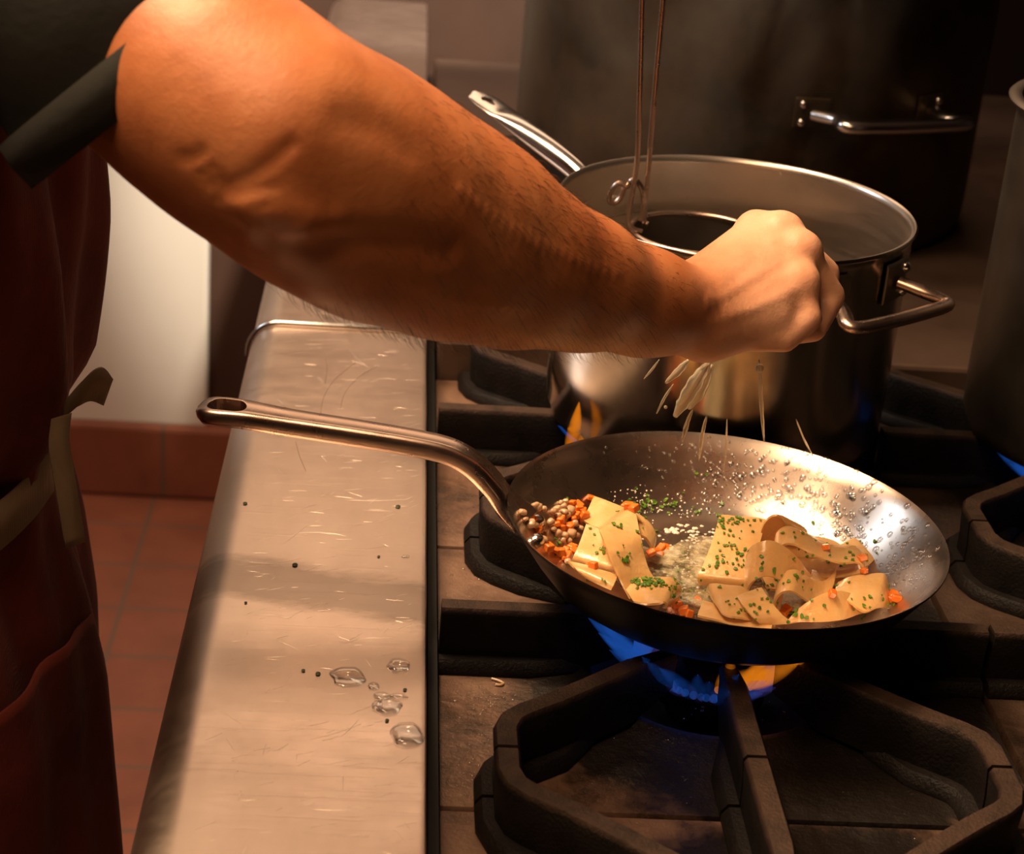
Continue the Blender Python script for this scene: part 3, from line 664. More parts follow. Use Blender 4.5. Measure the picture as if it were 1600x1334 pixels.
# right cluster
def RW(front, W, label, taper=0):
    """ribbon from its near edge and the vector across it, in metres"""
    rows = []
    for k, q in enumerate(front):
        a = PB(*q); w_ = Vector(W[k] if isinstance(W[0], tuple) else W); b = a+w_; rows.append((a, b))
    return ribbon([(*q, *q) for q in front], label, pts=[np.array([*a, *b]) for a, b in rows], n=8)
RW([(1182, 862, .010), (1186, 845, .020), (1191, 825, .033), (1202, 809, .043), (1215, 805, .046), (1224, 815, .042), (1227, 832, .032), (1227, 848, .020)], (.019, .008, -.011), 'tall looped pasta ribbon standing highest in the right cluster')
RW([(1166, 928, .006), (1171, 915, .016), (1182, 905, .023), (1198, 900, .026), (1214, 904, .025), (1232, 915, .021), (1250, 929, .016), (1266, 938, .012), (1279, 936, .012), (1284, 925, .015), (1278, 915, .018), (1262, 911, .020)], [(.000, .014, .019), (.001, .014, .020), (.002, .014, .019), (.003, .014, .018), (.005, .015, .015), (.007, .017, .011), (.008, .018, .006), (.008, .018, .004), (.008, .018, .002), (.007, .018, .001), (.006, .018, 0), (.006, .018, 0)], 'arched pasta ribbon with a wavy front edge in the centre of the right cluster')
RW([(1219, 886, .022), (1214, 873, .030), (1216, 859, .037), (1227, 850, .041), (1242, 851, .042), (1262, 860, .040), (1288, 872, .036), (1316, 880, .033), (1338, 879, .033), (1348, 885, .031), (1347, 894, .027), (1332, 900, .023), (1300, 902, .020), (1262, 900, .018), (1240, 896, .017)], (.003, .021, .001), 'long doubled-over pasta ribbon pointing to the right of the right cluster')
RW([(1214, 962, .003), (1210, 948, .008), (1211, 937, .015), (1220, 927, .021), (1236, 924, .023), (1252, 932, .019), (1267, 941, .014), (1283, 940, .013), (1296, 929, .016), (1303, 914, .019)], (.005, .017, .006), 'S-shaped pasta ribbon seen edge-on at the front of the right cluster')
RW([(1208, 884, .012), (1240, 878, .014), (1270, 872, .014), (1300, 878, .012), (1318, 890, .008)], (.004, .024, .004), 'pasta ribbon lying behind the long doubled fold of the right cluster')
R_([(1124, 806, .028, 1196, 812, .030), (1120, 822, .026, 1192, 832, .028), (1110, 855, .020, 1182, 868, .022), (1098, 885, .014, 1172, 896, .016), (1090, 900, .010, 1166, 910, .012), (1092, 912, .004, 1164, 918, .006)], 'broad flat pasta sheet flecked with parsley left of the tall loop')
R_([(1262, 870, .012, 1292, 902, .014), (1300, 858, .014, 1322, 896, .014), (1335, 842, .014, 1352, 886, .014), (1350, 846, .010, 1374, 868, .010)], 'pasta flap with a pointed corner at the right back of the cluster')
R_([(1108, 914, .014, 1106, 925, .006), (1112, 912, .020, 1116, 940, .014), (1135, 914, .022, 1130, 960, .016), (1160, 918, .022, 1160, 966, .016), (1176, 935, .014, 1180, 972, .010)], 'ridged pasta piece at the front left of the right cluster')
R_([(1152, 934, .022, 1190, 918, .026), (1162, 948, .022, 1200, 934, .026), (1178, 966, .018, 1216, 954, .022), (1190, 976, .012, 1236, 972, .016)], 'pasta piece slanting down to the pan rim in the front middle')
R_([(1228, 974, .012, 1250, 950, .020), (1252, 972, .014, 1266, 938, .026), (1284, 972, .016, 1290, 926, .030), (1318, 968, .016, 1318, 924, .028), (1340, 960, .014, 1340, 935, .020), (1350, 958, .008, 1350, 945, .010)], 'rounded shiny pasta piece lying along the front rim at the right')
R_([(1304, 930, .020, 1310, 910, .020), (1325, 940, .024, 1332, 902, .026), (1350, 955, .022, 1366, 897, .026), (1372, 950, .018, 1380, 897, .026), (1388, 950, .010, 1384, 905, .020)], 'pasta piece with a rolled end at the far right of the food')
R_([(1100, 940, .010, 1090, 962, .008), (1130, 948, .012, 1130, 972, .010), (1170, 958, .012, 1165, 980, .011), (1210, 968, .012, 1205, 984, .012)], 'pasta strip lying flat in sauce against the front rim')
R_([(1180, 885, .012, 1200, 920, .010), (1225, 880, .014, 1240, 925, .010), (1270, 876, .014, 1290, 915, .010), (1310, 876, .010, 1325, 912, .010), (1345, 890, .008, 1352, 915, .010)], 'pasta strip half hidden underneath the right cluster')
bpy.context.view_layer.update()
def bvh_of(objs):
    vs = []; fs = []
    for o in objs:
        n = len(vs); off = wl(o); vs += [v.co+off for v in o.data.vertices]; fs += [[i+n for i in p.vertices] for p in o.data.polygons]
    return BVHTree.FromPolygons(vs, fs)
BV = bvh_of(FOOD+[pin]); BP = bvh_of([pin])
def hit(px, py, bv=None):
    r = Vector(ray(px, py)); h = (bv or BV).ray_cast(Vector(CAMP), r); 
    if h[0] is None: return None, None
    n = h[1] if h[1].dot(r) < 0 else -h[1]
    return h[0], n
# carrot and onion dice
def dice(px, py, s, mt, name, label, cat, grp, bv=None):
    p, n = hit(px, py, bv)
    if p is None: return
    mb = MB(); k = s/2; rx, ry, rz = (random.uniform(.75, 1.2) for _ in range(3))
    mb.box(-k*rx, k*rx, -k*ry, k*ry, -k*rz*.8, k*rz*.8)
    o = mb.build(name, mt, None, bevel=s*(.14 if 'carrot' in name else .3), angle=30 if 'carrot' in name else 180)
    o.location = p+n*s*.33; o.rotation_euler = (random.uniform(-.4, .4), random.uniform(-.4, .4), random.uniform(0, 3))
    tag(o, label, cat, grp); return (px, py, o, label)
zones = {
 'in the heap at the left pan end': [(900, 793), (905, 800), (897, 806), (908, 812), (902, 790), (892, 786), (893, 810), (915, 808), (873, 813), (868, 820), (875, 826), (890, 822), (886, 826)],
 'beside the rivet high on the left pan wall': [(824, 808), (828, 812), (838, 828)],
 'in the red cluster against the left front rim': [(866, 862), (873, 866), (881, 862), (889, 868), (895, 864), (886, 873), (893, 858), (853, 857), (880, 874)],
 'behind the left pasta cluster': [(921, 779), (976, 792), (983, 795), (990, 798)],
 'between the two pasta clusters': [(1018, 860), (1025, 866), (1032, 862), (1040, 860), (1022, 874), (1030, 872), (1043, 864)],
 'at the front rim below the parsley heap': [(1052, 944), (1058, 948), (1090, 940), (1076, 962), (1068, 958)],
 'on top of the left pasta cluster': [(922, 884), (926, 887)],
 'in the right pasta cluster': [(1288, 858), (1345, 874), (1350, 890), (1225, 960), (1228, 956), (1298, 928)],
 'at the far right of the food': [(1392, 930), (1398, 934), (1404, 938), (1396, 940)]}
def single_out(D):
    D = [d for d in D if d]; used = set()
    if len(D) < 2: return
    for word, key in (('leftmost', lambda d: d[0]), ('rightmost', lambda d: -d[0]), ('farthest from camera', lambda d: d[1]), ('nearest the camera', lambda d: -d[1])):
        r = [d for d in D if d[2].name not in used]
        if len(r) < 1: break
        d = min(r, key=key)
        if len(r) > 1 or len(D) <= 4: used.add(d[2].name); d[2]['label'] = d[3]+', '+word
DD = []
for wh, L in zones.items():
    single_out(DD); DD = []
    for (x, y) in L:
        DD += [None]; DD[-1] = dice(x, y, random.uniform(.0044, .0062), M['carrot'], 'carrot_dice', 'tiny orange carrot cube '+wh, 'carrot', 'diced carrot '+wh)
for wh, L in {'in the heap at the left pan end': [(882, 784), (878, 792), (888, 798), (884, 806), (879, 800), (870, 806), (896, 820), (862, 800), (905, 826), (890, 836), (880, 838), (875, 786), (868, 795), (857, 818), (862, 828), (869, 836), (878, 846), (888, 846), (898, 838)],
              'by the left pan wall near the rivet': [(813, 802), (818, 812), (824, 820), (832, 822), (838, 794), (846, 796), (834, 790), (842, 824), (850, 836), (846, 846)],
              'under the flat left pasta flap': [(886, 880), (884, 870)]}.items():
    single_out(DD); DD = []
    for (x, y) in L:
        DD += [None]; DD[-1] = dice(x, y, random.uniform(.0036, .0060), M['onion'], 'onion_dice', 'pale onion piece '+wh, 'onion', 'diced onion '+wh, BP)
single_out(DD)
# parsley
def flakes(mb, px, py, n, sx, sy, smin=.0008, smax=.0019, bv=None):
    for _ in range(int(n*.85)):
        p, nn = hit(random.gauss(px, sx), random.gauss(py, sy), bv)
        if p is None: continue
        s = random.uniform(smin, smax)*.85; t = nn.orthogonal().normalized(); b = nn.cross(t); a0 = random.uniform(0, 6.28); vs = []
        for k in range(6):
            a = a0+k*PI/3; rr = s*random.uniform(.55, 1.2); vs.append(p+nn*(.0006+random.uniform(-.0003, .0005))+t*rr*math.cos(a)+b*rr*math.sin(a))
        top = [v+nn*.0005 for v in vs]
        mb.add(vs+top, [tuple(range(6))[::-1], tuple(range(6, 12))]+[(k, (k+1) % 6, 6+(k+1) % 6, 6+k) for k in range(6)])
mb = MB()
for a in [(1010, 912, 90, 14, 5), (976, 874, 16, 5, 4), (1052, 925, 20, 5, 9), (940, 860, 8, 4, 5), (1065, 875, 14, 12, 8), (1055, 895, 14, 14, 8), (1020, 785, 25, 22, 6), (1060, 790, 16, 20, 5), (1140, 825, 22, 18, 12), (1125, 820, 12, 3, 8), (1150, 860, 26, 22, 14), (1125, 875, 22, 16, 8), (1160, 815, 10, 16, 4), (1190, 890, 12, 18, 15), (1255, 845, 14, 14, 12), (1240, 955, 20, 10, 8), (1190, 950, 16, 20, 14), (1150, 945, 14, 16, 10), (1325, 865, 12, 18, 10), (1355, 950, 14, 16, 12), (1300, 940, 10, 24, 16), (1250, 910, 14, 22, 12), (1200, 915, 8, 12, 5), (930, 900, 8, 22, 12), (960, 810, 10, 24, 16), (1000, 850, 12, 14, 24), (890, 830, 10, 20, 18), (1085, 920, 14, 18, 14), (1350, 875, 8, 4, 5), (1390, 940, 10, 8, 8), (1040, 760, 5, 40, 10), (1310, 885, 6, 14, 6)]:
    flakes(mb, *a)
tag(mb.build('chopped_parsley', M['parsley'], None, smooth=False), 'finely chopped green parsley scattered over the pasta and sauce', 'parsley', kind='stuff')

# sauce film on the pan floor with foamy patches
def film(outline, h, label, name, mt, z0=.0012):
    n = len(outline); P = [PB(x, y, z0) for x, y in outline]; c = sum(P, Vector())/n
    rings = []
    for k, (s, hh) in enumerate(((1.0, 0), (.985, h*.6), (.95, h), (.8, h*1.05), (.55, h), (.3, h*1.1), (.05, h))):
        ring = []
        for i in range(n*4):
            a = P[(i//4) % n]; b = P[(i//4+1) % n]; pm = P[(i//4-1) % n]; pn = P[(i//4+2) % n]; t = (i % 4)/4
            q = .5*((2*a)+(-pm+b)*t+(2*pm-5*a+4*b-pn)*t*t+(-pm+3*a-3*b+pn)*t**3)
            wob = 1+.05*pnoise(Vector((i*.7, s*3, 0)))
            ring.append(c+(q-c)*s*wob+PN*(hh+.0006*pnoise(q*300)))
        rings.append(ring)
    o = MB().loft(rings, True, True).build(name, mt, None, angle=180); return o
o = film([(905, 830), (935, 845), (975, 880), (1020, 870), (1060, 848), (1100, 838), (1130, 850), (1150, 880), (1250, 890), (1350, 905), (1388, 925), (1370, 945), (1300, 950), (1200, 958), (1110, 952), (1040, 935), (970, 912), (915, 880)], .0022, '', 'butter_sauce', M['sauce'])
tag(o, 'pale creamy butter sauce pooled under the pasta', 'sauce', kind='stuff')
mb = MB()
def blobs(px, py, n, sx, sy, r0, r1, flat=.45, bv=BP):
    for _ in range(n):
        p, nn = hit(random.gauss(px, sx), random.gauss(py, sy), bv)
        if p is None: continue
        r = random.uniform(r0, r1); t = nn.orthogonal().normalized(); b = nn.cross(t)
        rings = []
        for ph in (0, .35, .7, 1.05, 1.4):
            rings.append([p+t*r*math.cos(ph)*math.cos(a)*1.0+b*r*math.cos(ph)*math.sin(a)+nn*(r*flat*math.sin(ph)+.0001) for a in (2*PI*k/9 for k in range(9))])
        mb.loft(rings)
for a in [(1055, 826, 10, 10, 4, .0012, .0028), (1085, 825, 8, 12, 5, .001, .002), (1090, 840, 60, 30, 8, .0006, .0014), (1060, 870, 70, 24, 14, .0005, .0012), (1010, 785, 40, 35, 8, .0003, .0008), (1090, 790, 30, 30, 8, .0003, .0008), (1025, 800, 30, 34, 7, .0003, .0008), (1075, 905, 60, 24, 18, .0005, .0013), (1100, 870, 30, 10, 14, .0006, .0014), (985, 770, 20, 25, 8, .0003, .0008)]:
    blobs(*a)
tag(mb.build('sauce_foam', M['foam'], None, angle=180), 'white foamy bubbles and flecks of sauce on the bare middle of the pan', 'foam', kind='stuff')
# water droplets clinging to the pan wall
mb = MB()
for a in [(1280, 775, 130, 55, 26, .0008, .0030), (1180, 740, 70, 50, 22, .0008, .0024), (1330, 830, 60, 40, 22, .0010, .0030), (1420, 870, 70, 22, 36, .0010, .0026), (1130, 760, 50, 34, 26, .0008, .0024), (1060, 730, 40, 50, 16, .0006, .0014), (1130, 700, 30, 70, 8, .0006, .0013), (1395, 900, 30, 24, 26, .001, .0024)]:
    blobs(*a, .30)
tag(mb.build('pan_droplets', M['beads'], None, angle=180), 'clear water droplets beaded all over the inside wall of the frying pan', 'water droplets', kind='stuff')

# ------------------------------------------------------------------ liquid falling from the hand
mb = MB()
def stream(pts, y, rad):
    P = [Vector(ony(a, b, y+.003*i)) for i, (a, b) in enumerate(pts)]; Q = cr(P, 6); n = len(Q)
    mb.tube(Q, [max(.0003, rad*(.25+.75*math.sin(PI*(i+.5)/n))*(1+.35*pnoise(Vector((i*.6, y*50, 0))))) for i in range(n)], 10)
stream([(1108, 566), (1092, 590), (1072, 622), (1055, 650)], 1.10, .0052)
stream([(1112, 570), (1098, 606), (1076, 638)], 1.107, .0036)
stream([(1076, 562), (1062, 578), (1040, 598)], 1.10, .0026)
stream([(1030, 562), (1018, 578), (1006, 592)], 1.10, .0008)
stream([(1052, 600), (1038, 622), (1026, 646)], 1.10, .0009)
stream([(1186, 562), (1188, 600), (1190, 640), (1194, 690)], 1.10, .0014)
stream([(1082, 640), (1074, 660), (1066, 690)], 1.105, .0016)
stream([(1104, 650), (1098, 676), (1092, 720)], 1.11, .0014)
stream([(1136, 655), (1134, 700), (1130, 740)], 1.12, .0007)
stream([(1244, 655), (1256, 685), (1270, 712)], 1.11, .0007)
for x, y, r in ((1187, 575, .003), (1040, 636, .0012), (1108, 683, .0014), (1092, 560, .0015)):
    mb.ball(ony(x, y, 1.1), r, 10)
tag(mb.build('falling_liquid', M['splash'], None, angle=180), 'splashes and streams of clear liquid falling from the hand into the frying pan', 'liquid', kind='stuff')

# ------------------------------------------------------------------ drops and specks on the ledge
def puddle(px, py, rx, ry, h, label):
    c = Vector(onz(px, py, LZ+.0002)); k = 28; sd = random.random()*20; rings = []
    for s, hh in ((1, 0), (.97, .45), (.88, .8), (.7, .97), (.4, 1), (.05, 1)):
        rings.append([(c.x+rx*s*math.cos(t)*(1+.28*pnoise(Vector((math.cos(t)*1.3+sd, math.sin(t)*1.3, 0)))), c.y+ry*s*math.sin(t)*(1+.28*pnoise(Vector((math.cos(t)*1.3+sd, math.sin(t)*1.3, 4)))), c.z+h*hh) for t in (2*PI*i/k for i in range(k))])
    o = MB().loft(rings).build('water_drop', M['beads'], None, angle=180)
    for v in o.data.vertices: v.co -= c
    o.location = c; tag(o, label, 'water drop', 'water drops on the ledge')
for a in [(636, 1148, .0088, .0125, .0024, 'largest clear water drop, nearest the camera on the ledge'), (623, 1040, .0068, .0072, .0020, 'rounded water drop on the ledge farthest from the camera, close to the edge'),
          (543, 1057, .0100, .0120, .0008, 'broad flat thin water drop farthest left on the ledge'), (606, 1104, .0080, .0085, .0020, 'wide water drop in the middle of the cluster on the ledge'),
          (590, 1103, .0035, .0045, .0016, 'small water drop left of the cluster middle on the ledge'), (597, 1088, .0050, .0040, .0015, 'thin water drop at the top of the cluster on the ledge'),
          (622, 1088, .0055, .0025, .0012, 'narrow water drop at the top right of the cluster on the ledge'), (584, 1072, .0036, .0042, .0010, 'little round water drop between the flat drop and the cluster'),
          (634, 870, .0028, .0020, .0008, 'tiny lone water drop on the ledge left of the frying pan')]:
    puddle(*a)
mb = MB()
for x, y, s in [(383, 786, .0016), (461, 882, .0019), (497, 1052, .0016), (384, 941, .0010), (622, 791, .0018), (474, 1047, .0012), (592, 869, .0010), (605, 1125, .0012), (633, 1077, .0012)]:
    c = Vector(onz(x, y, LZ+.0006)); mb.ball(c, s, 8, (1, 1.4, .35))
tag(mb.build('herb_flecks', M['herb'], None), 'dark flecks of herb stuck on the steel ledge', 'herb', kind='stuff')
mb = MB()
for _ in range(420):
    x = random.uniform(.052, .092) if random.random() < .8 else random.uniform(.10, .38); y = random.choice([random.gauss(.90, .018), random.gauss(.985, .008), random.uniform(.88, 1.0)])
    if random.random() < .2: y = random.uniform(.88, 1.18)
    r = random.uniform(.0005, .0015); mb.ball((x, y, TZ+.0004), r, 6, (1, 1, .6))
tag(mb.build('grease_beads', M['beads'], None, angle=180), 'shiny beads of water and grease on the spill tray at the lower left', 'grease', kind='stuff')
pts = [onz(768, 1060, TZ+.001), onz(778, 1063, TZ+.001), onz(786, 1067, TZ+.001), onz(782, 1070, TZ+.001), onz(774, 1069, TZ+.001)]
tag(MB().tube(cr(pts, 4), .0009, 8).build('onion_shred', M['onion'], None), 'curled pale onion shred on the spill tray by the lower left grate corner', 'onion')



# ------------------------------------------------------------------ the cook
V = .0024
def sdf_tile(lo, hi, prims):
    ilo = [int(round(a/V)) for a in lo]; ihi = [int(round(a/V)) for a in hi]
    A = np.full([ihi[k]-ilo[k] for k in range(3)], .03, np.float32)
    ax = [np.arange(ilo[k], ihi[k], dtype=np.float32)*V for k in range(3)]
    def window(pts, rad):
        s = []
        for k in range(3):
            a = min(p[k] for p in pts)-rad-.028; b = max(p[k] for p in pts)+rad+.028
            i = max(0, int(a/V)-ilo[k]); j = min(A.shape[k], int(b/V)-ilo[k]+2)
            if j <= i: return None
            s.append(slice(i, j))
        return tuple(s)
    def dist(w_, p0, p1, r0, r1, sq):
        X = [ax[k][w_[k]].reshape([-1 if k == m_ else 1 for m_ in range(3)]) for k in range(3)]
        d = np.array(p1, float)-np.array(p0, float); q = [X[k]-p0[k] for k in range(3)]
        if sq is not None:
            nx, f = sq; nx = _n(nx); dn = q[0]*nx[0]+q[1]*nx[1]+q[2]*nx[2]; q = [q[k]+dn*nx[k]*(1/f-1) for k in range(3)]
            dd = np.dot(d, nx); d = d+dd*nx*(1/f-1)
        L = max(1e-12, float(np.dot(d, d)))
        t = np.clip((q[0]*d[0]+q[1]*d[1]+q[2]*d[2])/L, 0, 1)
        return np.sqrt(sum((q[k]-t*d[k])**2 for k in range(3)))-(r0+(r1-r0)*t)
    for pr in prims:
        if pr[0] == 'fingers':
            allp = [p for ch in pr[1] for p, r in ch]; w_ = window(allp, .02)
            if w_ is None: continue
            F = None
            for ch in pr[1]:
                G = None
                for (a, ra), (b, rb) in zip(ch[:-1], ch[1:]):
                    D = dist(w_, a, b, ra, rb, None); G = D if G is None else np.minimum(G, D)
                F = G if F is None else np.minimum(F, G)
            D = F; k = pr[2]
        else:
            kind, a, b, ra, rb, k = pr[:6]; sq = pr[6] if len(pr) > 6 else None
            w_ = window([a, b], max(ra, rb))
            if w_ is None: continue
            D = dist(w_, a, b, ra, rb, sq)
        B = A[w_]
        if pr[0] == 'cut':
            h = np.clip(.5-.5*(B+D)/k, 0, 1); A[w_] = B*(1-h)-D*h+k*h*(1-h)
        else:
            h = np.clip(.5+.5*(D-B)/k, 0, 1); A[w_] = D*(1-h)+B*h-k*h*(1-h)
    return A, ilo
def Q(px, py, y): return tuple(ony(px, py, y))
pr = []
def cap(a, b, ra, rb, k=.02, sq=None): pr.append(('cap', a, b, ra, rb, k, sq))
TX, TY = -.331, 1.13
# trunk, neck and head, legs
SHR, SHL = (-.285, 1.00, 1.395), (-.325, 1.32, 1.405)
cap((TX, TY-.05, .90), (TX, TY+.05, .90), .082, .082, .02)
cap((TX, TY, .92), (TX, TY, 1.10), .120, .118, .05, ((1, 0, 0), .86))
cap((TX, TY-.05, 1.12), (TX, TY-.06, 1.32), .105, .095, .05)
cap((TX, TY+.05, 1.12), (TX, TY+.06, 1.32), .105, .095, .05)
cap((TX, TY-.10, 1.385), (TX, TY+.14, 1.395), .060, .060, .06)
cap((TX, TY+.02, 1.38), (TX+.02, TY+.03, 1.53), .062, .055, .04)
cap((TX+.055, TY+.03, 1.60), (TX+.03, TY+.03, 1.66), .062, .082, .03)
cap((TX+.02, TY+.03, 1.67), (TX+.0, TY+.03, 1.66), .090, .085, .03)
cap((TX+.085, TY+.03, 1.555), (TX+.055, TY+.03, 1.60), .032, .055, .02)
cap((TX+.125, TY+.03, 1.655), (TX+.142, TY+.03, 1.615), .008, .014, .012)
cap((TX+.112, TY+.012, 1.578), (TX+.112, TY+.048, 1.578), .009, .009, .008)
for s in (-1, 1):
    cap((TX+.01, TY+.03+s*.085, 1.63), (TX+.005, TY+.03+s*.088, 1.60), .016, .010, .006, ((0, 1, 0), .5))
    cap((TX, TY+s*.09, .90), (TX+.01, TY+s*.10, .50), .060, .054, .03)
    cap((TX+.01, TY+s*.10, .50), (TX-.01, TY+s*.10, .10), .056, .036, .02)
    cap((TX-.03, TY+s*.10, .05), (TX+.14, TY+s*.12, .035), .036, .030, .02)
# left arm hanging at the side
cap(SHL, (-.345, 1.385, 1.12), .056, .042, .03); cap((-.345, 1.385, 1.12), (-.335, 1.39, .88), .041, .027, .02)
cap((-.335, 1.39, .87), (-.33, 1.39, .80), .026, .020, .02, ((0, 1, 0), .6))
pr.append(('fingers', [[((-.355+.018*i, 1.39, .80), .009), ((-.352+.018*i, 1.385, .76), .0085), ((-.348+.018*i, 1.378, .73), .007)] for i in range(4)]+[[((-.30, 1.385, .85), .011), ((-.285, 1.375, .81), .010), ((-.285, 1.37, .785), .008)]], .006))
# right upper arm
E0 = Q(432, 216, .890)
cap(SHR, Q(60, -90, .985), .070, .062, .05); cap(Q(60, -90, .985), Q(210, 32, .94), .060, .056, .02)
cap(Q(210, 32, .94), Q(335, 140, .905), .056, .0545, .02)
cap(Q(335, 140, .905), E0, .0545, .0555, .02)
cap(Q(200, 60, .93), Q(330, 190, .89), .046, .040, .02)
# right forearm
chain = [(432, 216, .890, .0545), (515, 272, .905, .0575), (600, 322, .925, .0570), (700, 369, .950, .0520), (800, 408, .975, .0450), (900, 440, 1.0, .0362), (1000, 470, 1.030, .0288), (1082, 484, 1.052, .0262)]
for a, b in zip(chain[:-1], chain[1:]): cap(Q(*a[:3]), Q(*b[:3]), a[3], b[3], .018)
cap(Q(560, 215, .93), Q(760, 318, .965), .036, .030, .02)
cap(Q(440, 335, .855), Q(520, 392, .880), .018, .019, .012)              # elbow point and ulna ridge
cap(Q(520, 392, .880), Q(760, 455, .945), .019, .017, .016)
cap(Q(760, 455, .945), Q(1040, 508, 1.035), .017, .012, .014)
cap(Q(415, 318, .848), Q(455, 330, .850), .015, .014, .010)
cap(Q(560, 300, .885), Q(760, 375, .935), .018, .016, .012)
for a, b, d_ in []:
    pr.append(('cut', Q(*a), Q(*b), d_, d_*.7, .006))
# right hand closed in a fist, palm down
WR = Q(1082, 484, 1.052)
nb = _n(np.cross(np.array(Q(1180, 360, 1.125))-np.array(WR), np.array(Q(1245, 455, 1.07))-np.array(WR)))
MC = {'i': (1180, 366, 1.120), 'm': (1219, 368, 1.110), 'r': (1248, 398, 1.095), 'p': (1246, 448, 1.075)}
for (a, b, ra, rb) in [((1092, 448, 1.068), MC['i'], .0165, .0125), ((1090, 468, 1.060), MC['m'], .0170, .0130), ((1090, 490, 1.052), MC['r'], .0170, .0125), ((1092, 508, 1.048), MC['p'], .0160, .0120)]:
    cap(Q(*a), Q(*b), ra, rb, .012)
cap(Q(1110, 520, 1.050), Q(1205, 500, 1.062), .0165, .0150, .012)
cap(Q(1120, 500, 1.085), Q(1210, 470, 1.100), .018, .016, .012)
cap(Q(1100, 470, 1.085), Q(1180, 500, 1.110), .015, .014, .010)
FG = [[(Q(*MC['i']), .0112), (Q(1262, 402, 1.130), .0102), (Q(1272, 448, 1.120), .0090), (Q(1240, 466, 1.105), .0080)],
      [(Q(1219, 367, 1.110), .0118), (Q(1287, 428, 1.118), .0104), (Q(1283, 480, 1.105), .0093), (Q(1245, 490, 1.09), .0082)],
      [(Q(1249, 396, 1.095), .0116), (Q(1296, 463, 1.096), .0100), (Q(1270, 512, 1.080), .0090), (Q(1228, 520, 1.070), .0080)],
      [(Q(1246, 448, 1.075), .0106), (Q(1262, 497, 1.062), .0090), (Q(1226, 530, 1.054), .0082), (Q(1190, 530, 1.052), .0074)],
      [(Q(1180, 500, 1.112), .0120), (Q(1225, 508, 1.112), .0108), (Q(1262, 500, 1.108), .0090)]]
pr.append(('fingers', FG, .005))
for a in (MC['i'], MC['m'], MC['r'], MC['p']):                          # knuckle heads
    p = Vector(Q(*a))+Vector((0, 0, .0035)); cap(tuple(p), tuple(p+Vector((.002, 0, 0))), .0118, .0115, .006)
import openvdb
grid = openvdb.FloatGrid(background=.03)
for lo, hi in (((-.501, .801, -.01), (-.1401, 1.50, 1.78)), ((-.1401, .70, 1.0), (.35, 1.25, 1.45))):
    A, ilo = sdf_tile(lo, hi, pr); grid.copyFromArray(A, ijk=tuple(ilo)); del A
P_, T_, Q_ = grid.convertToPolygons(isovalue=0.0, adaptivity=0.0)
cook = empty('person', (TX, TY, 0))
me = bpy.data.meshes.new('body'); me.from_pydata((P_*V-np.array([TX, TY, 0])).tolist(), [], Q_[:, ::-1].tolist()+T_[:, ::-1].tolist()); me.update()
# skin folds round the elbow, the groove below the ulna and tendons on the back of the hand
VV = np.array([v.co for v in me.vertices])+np.array([TX, TY, 0]); NN = np.array([v.normal for v in me.vertices]); tmpo = bpy.data.objects.new('tmp', me); tmpo.location = (TX, TY, 0)
BVt = BVHTree.FromPolygons([tuple(v) for v in VV], [list(f.vertices) for f in me.polygons])
NN = NN*(1 if np.mean(np.sum(NN*(VV-VV.mean(0)), 1)) > 0 else -1)
def crease(pts, depth, width):
    H = []
    for x, y in [tuple(q[:2]) for q in cr([(a, b, 0) for a, b in pts], 6)]:
        h = BVt.ray_cast(Vector(CAMP), Vector(ray(x, y)))
        if h[0] is not None: H.append(np.array(h[0]))
    if not H: return
    H = np.array(H); m_ = np.all((VV > H.min(0)-.03) & (VV < H.max(0)+.03), 1); ii = np.where(m_)[0]
    d = np.sqrt(((VV[ii][:, None, :]-H[None])**2).sum(2)).min(1); VV[ii] -= NN[ii]*(depth*np.exp(-(d/width)**2))[:, None]
for c_ in [([(349, 294), (372, 284), (396, 273), (425, 252), (455, 226)], .0020, .0028), ([(369, 303), (398, 296), (427, 292)], .0016, .0024), ([(325, 290), (336, 284), (346, 276)], .0014, .0022),
           ([(312, 276), (322, 270), (334, 264)], .0012, .0022), ([(342, 312), (352, 302)], .0012, .002), ([(285, 248), (300, 246), (316, 238)], .0014, .003),
           ([(404, 322), (418, 318), (428, 312)], .0010, .0018), ([(420, 384), (480, 388), (540, 380), (620, 380), (700, 396)], .0032, .0085), ([(380, 345), (395, 360), (415, 372)], .0018, .004),
           ([(450, 350), (470, 346), (486, 350)], .0010, .003), ([(540, 190), (600, 205), (640, 235)], .0016, .010), ([(1120, 455), (1160, 420), (1195, 385)], .0010, .004), ([(1130, 470), (1180, 440), (1225, 410)], .0009, .004)]: crease(*c_)
for c_ in [([(385, 318), (430, 320), (478, 335)], -.0028, .010), ([(470, 352), (500, 346), (530, 340)], -.0015, .006), ([(1105, 470), (1150, 425), (1205, 378)], -.0010, .003), ([(1105, 480), (1170, 440), (1235, 402)], -.0010, .003), ([(1110, 505), (1180, 480), (1240, 452)], -.0010, .0035),
           ([(720, 300), (800, 360), (880, 400), (960, 430)], -.0010, .004), ([(640, 440), (720, 470), (820, 480)], -.0009, .004)]: crease(*c_)
bpy.data.objects.remove(tmpo)
me.vertices.foreach_set('co', (VV-np.array([TX, TY, 0])).astype(np.float32).ravel()); me.update()
bm = bmesh.new(); bm.from_mesh(me)
bmesh.ops.smooth_vert(bm, verts=bm.verts, factor=.5, use_axis_x=True, use_axis_y=True, use_axis_z=True)
bmesh.ops.recalc_face_normals(bm, faces=bm.faces); bm.to_mesh(me); bm.free()
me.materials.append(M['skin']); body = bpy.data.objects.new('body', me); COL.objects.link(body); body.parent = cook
for p in me.polygons: p.use_smooth = True
tag(cook, 'person in a rust apron and black shirt reaching a bare hairy forearm over the stove', 'person')
MB().ball((TX-.008, TY+.03, 1.695), .100, 24, (1, .93, .95)).build('hair', M['hair'], cook)
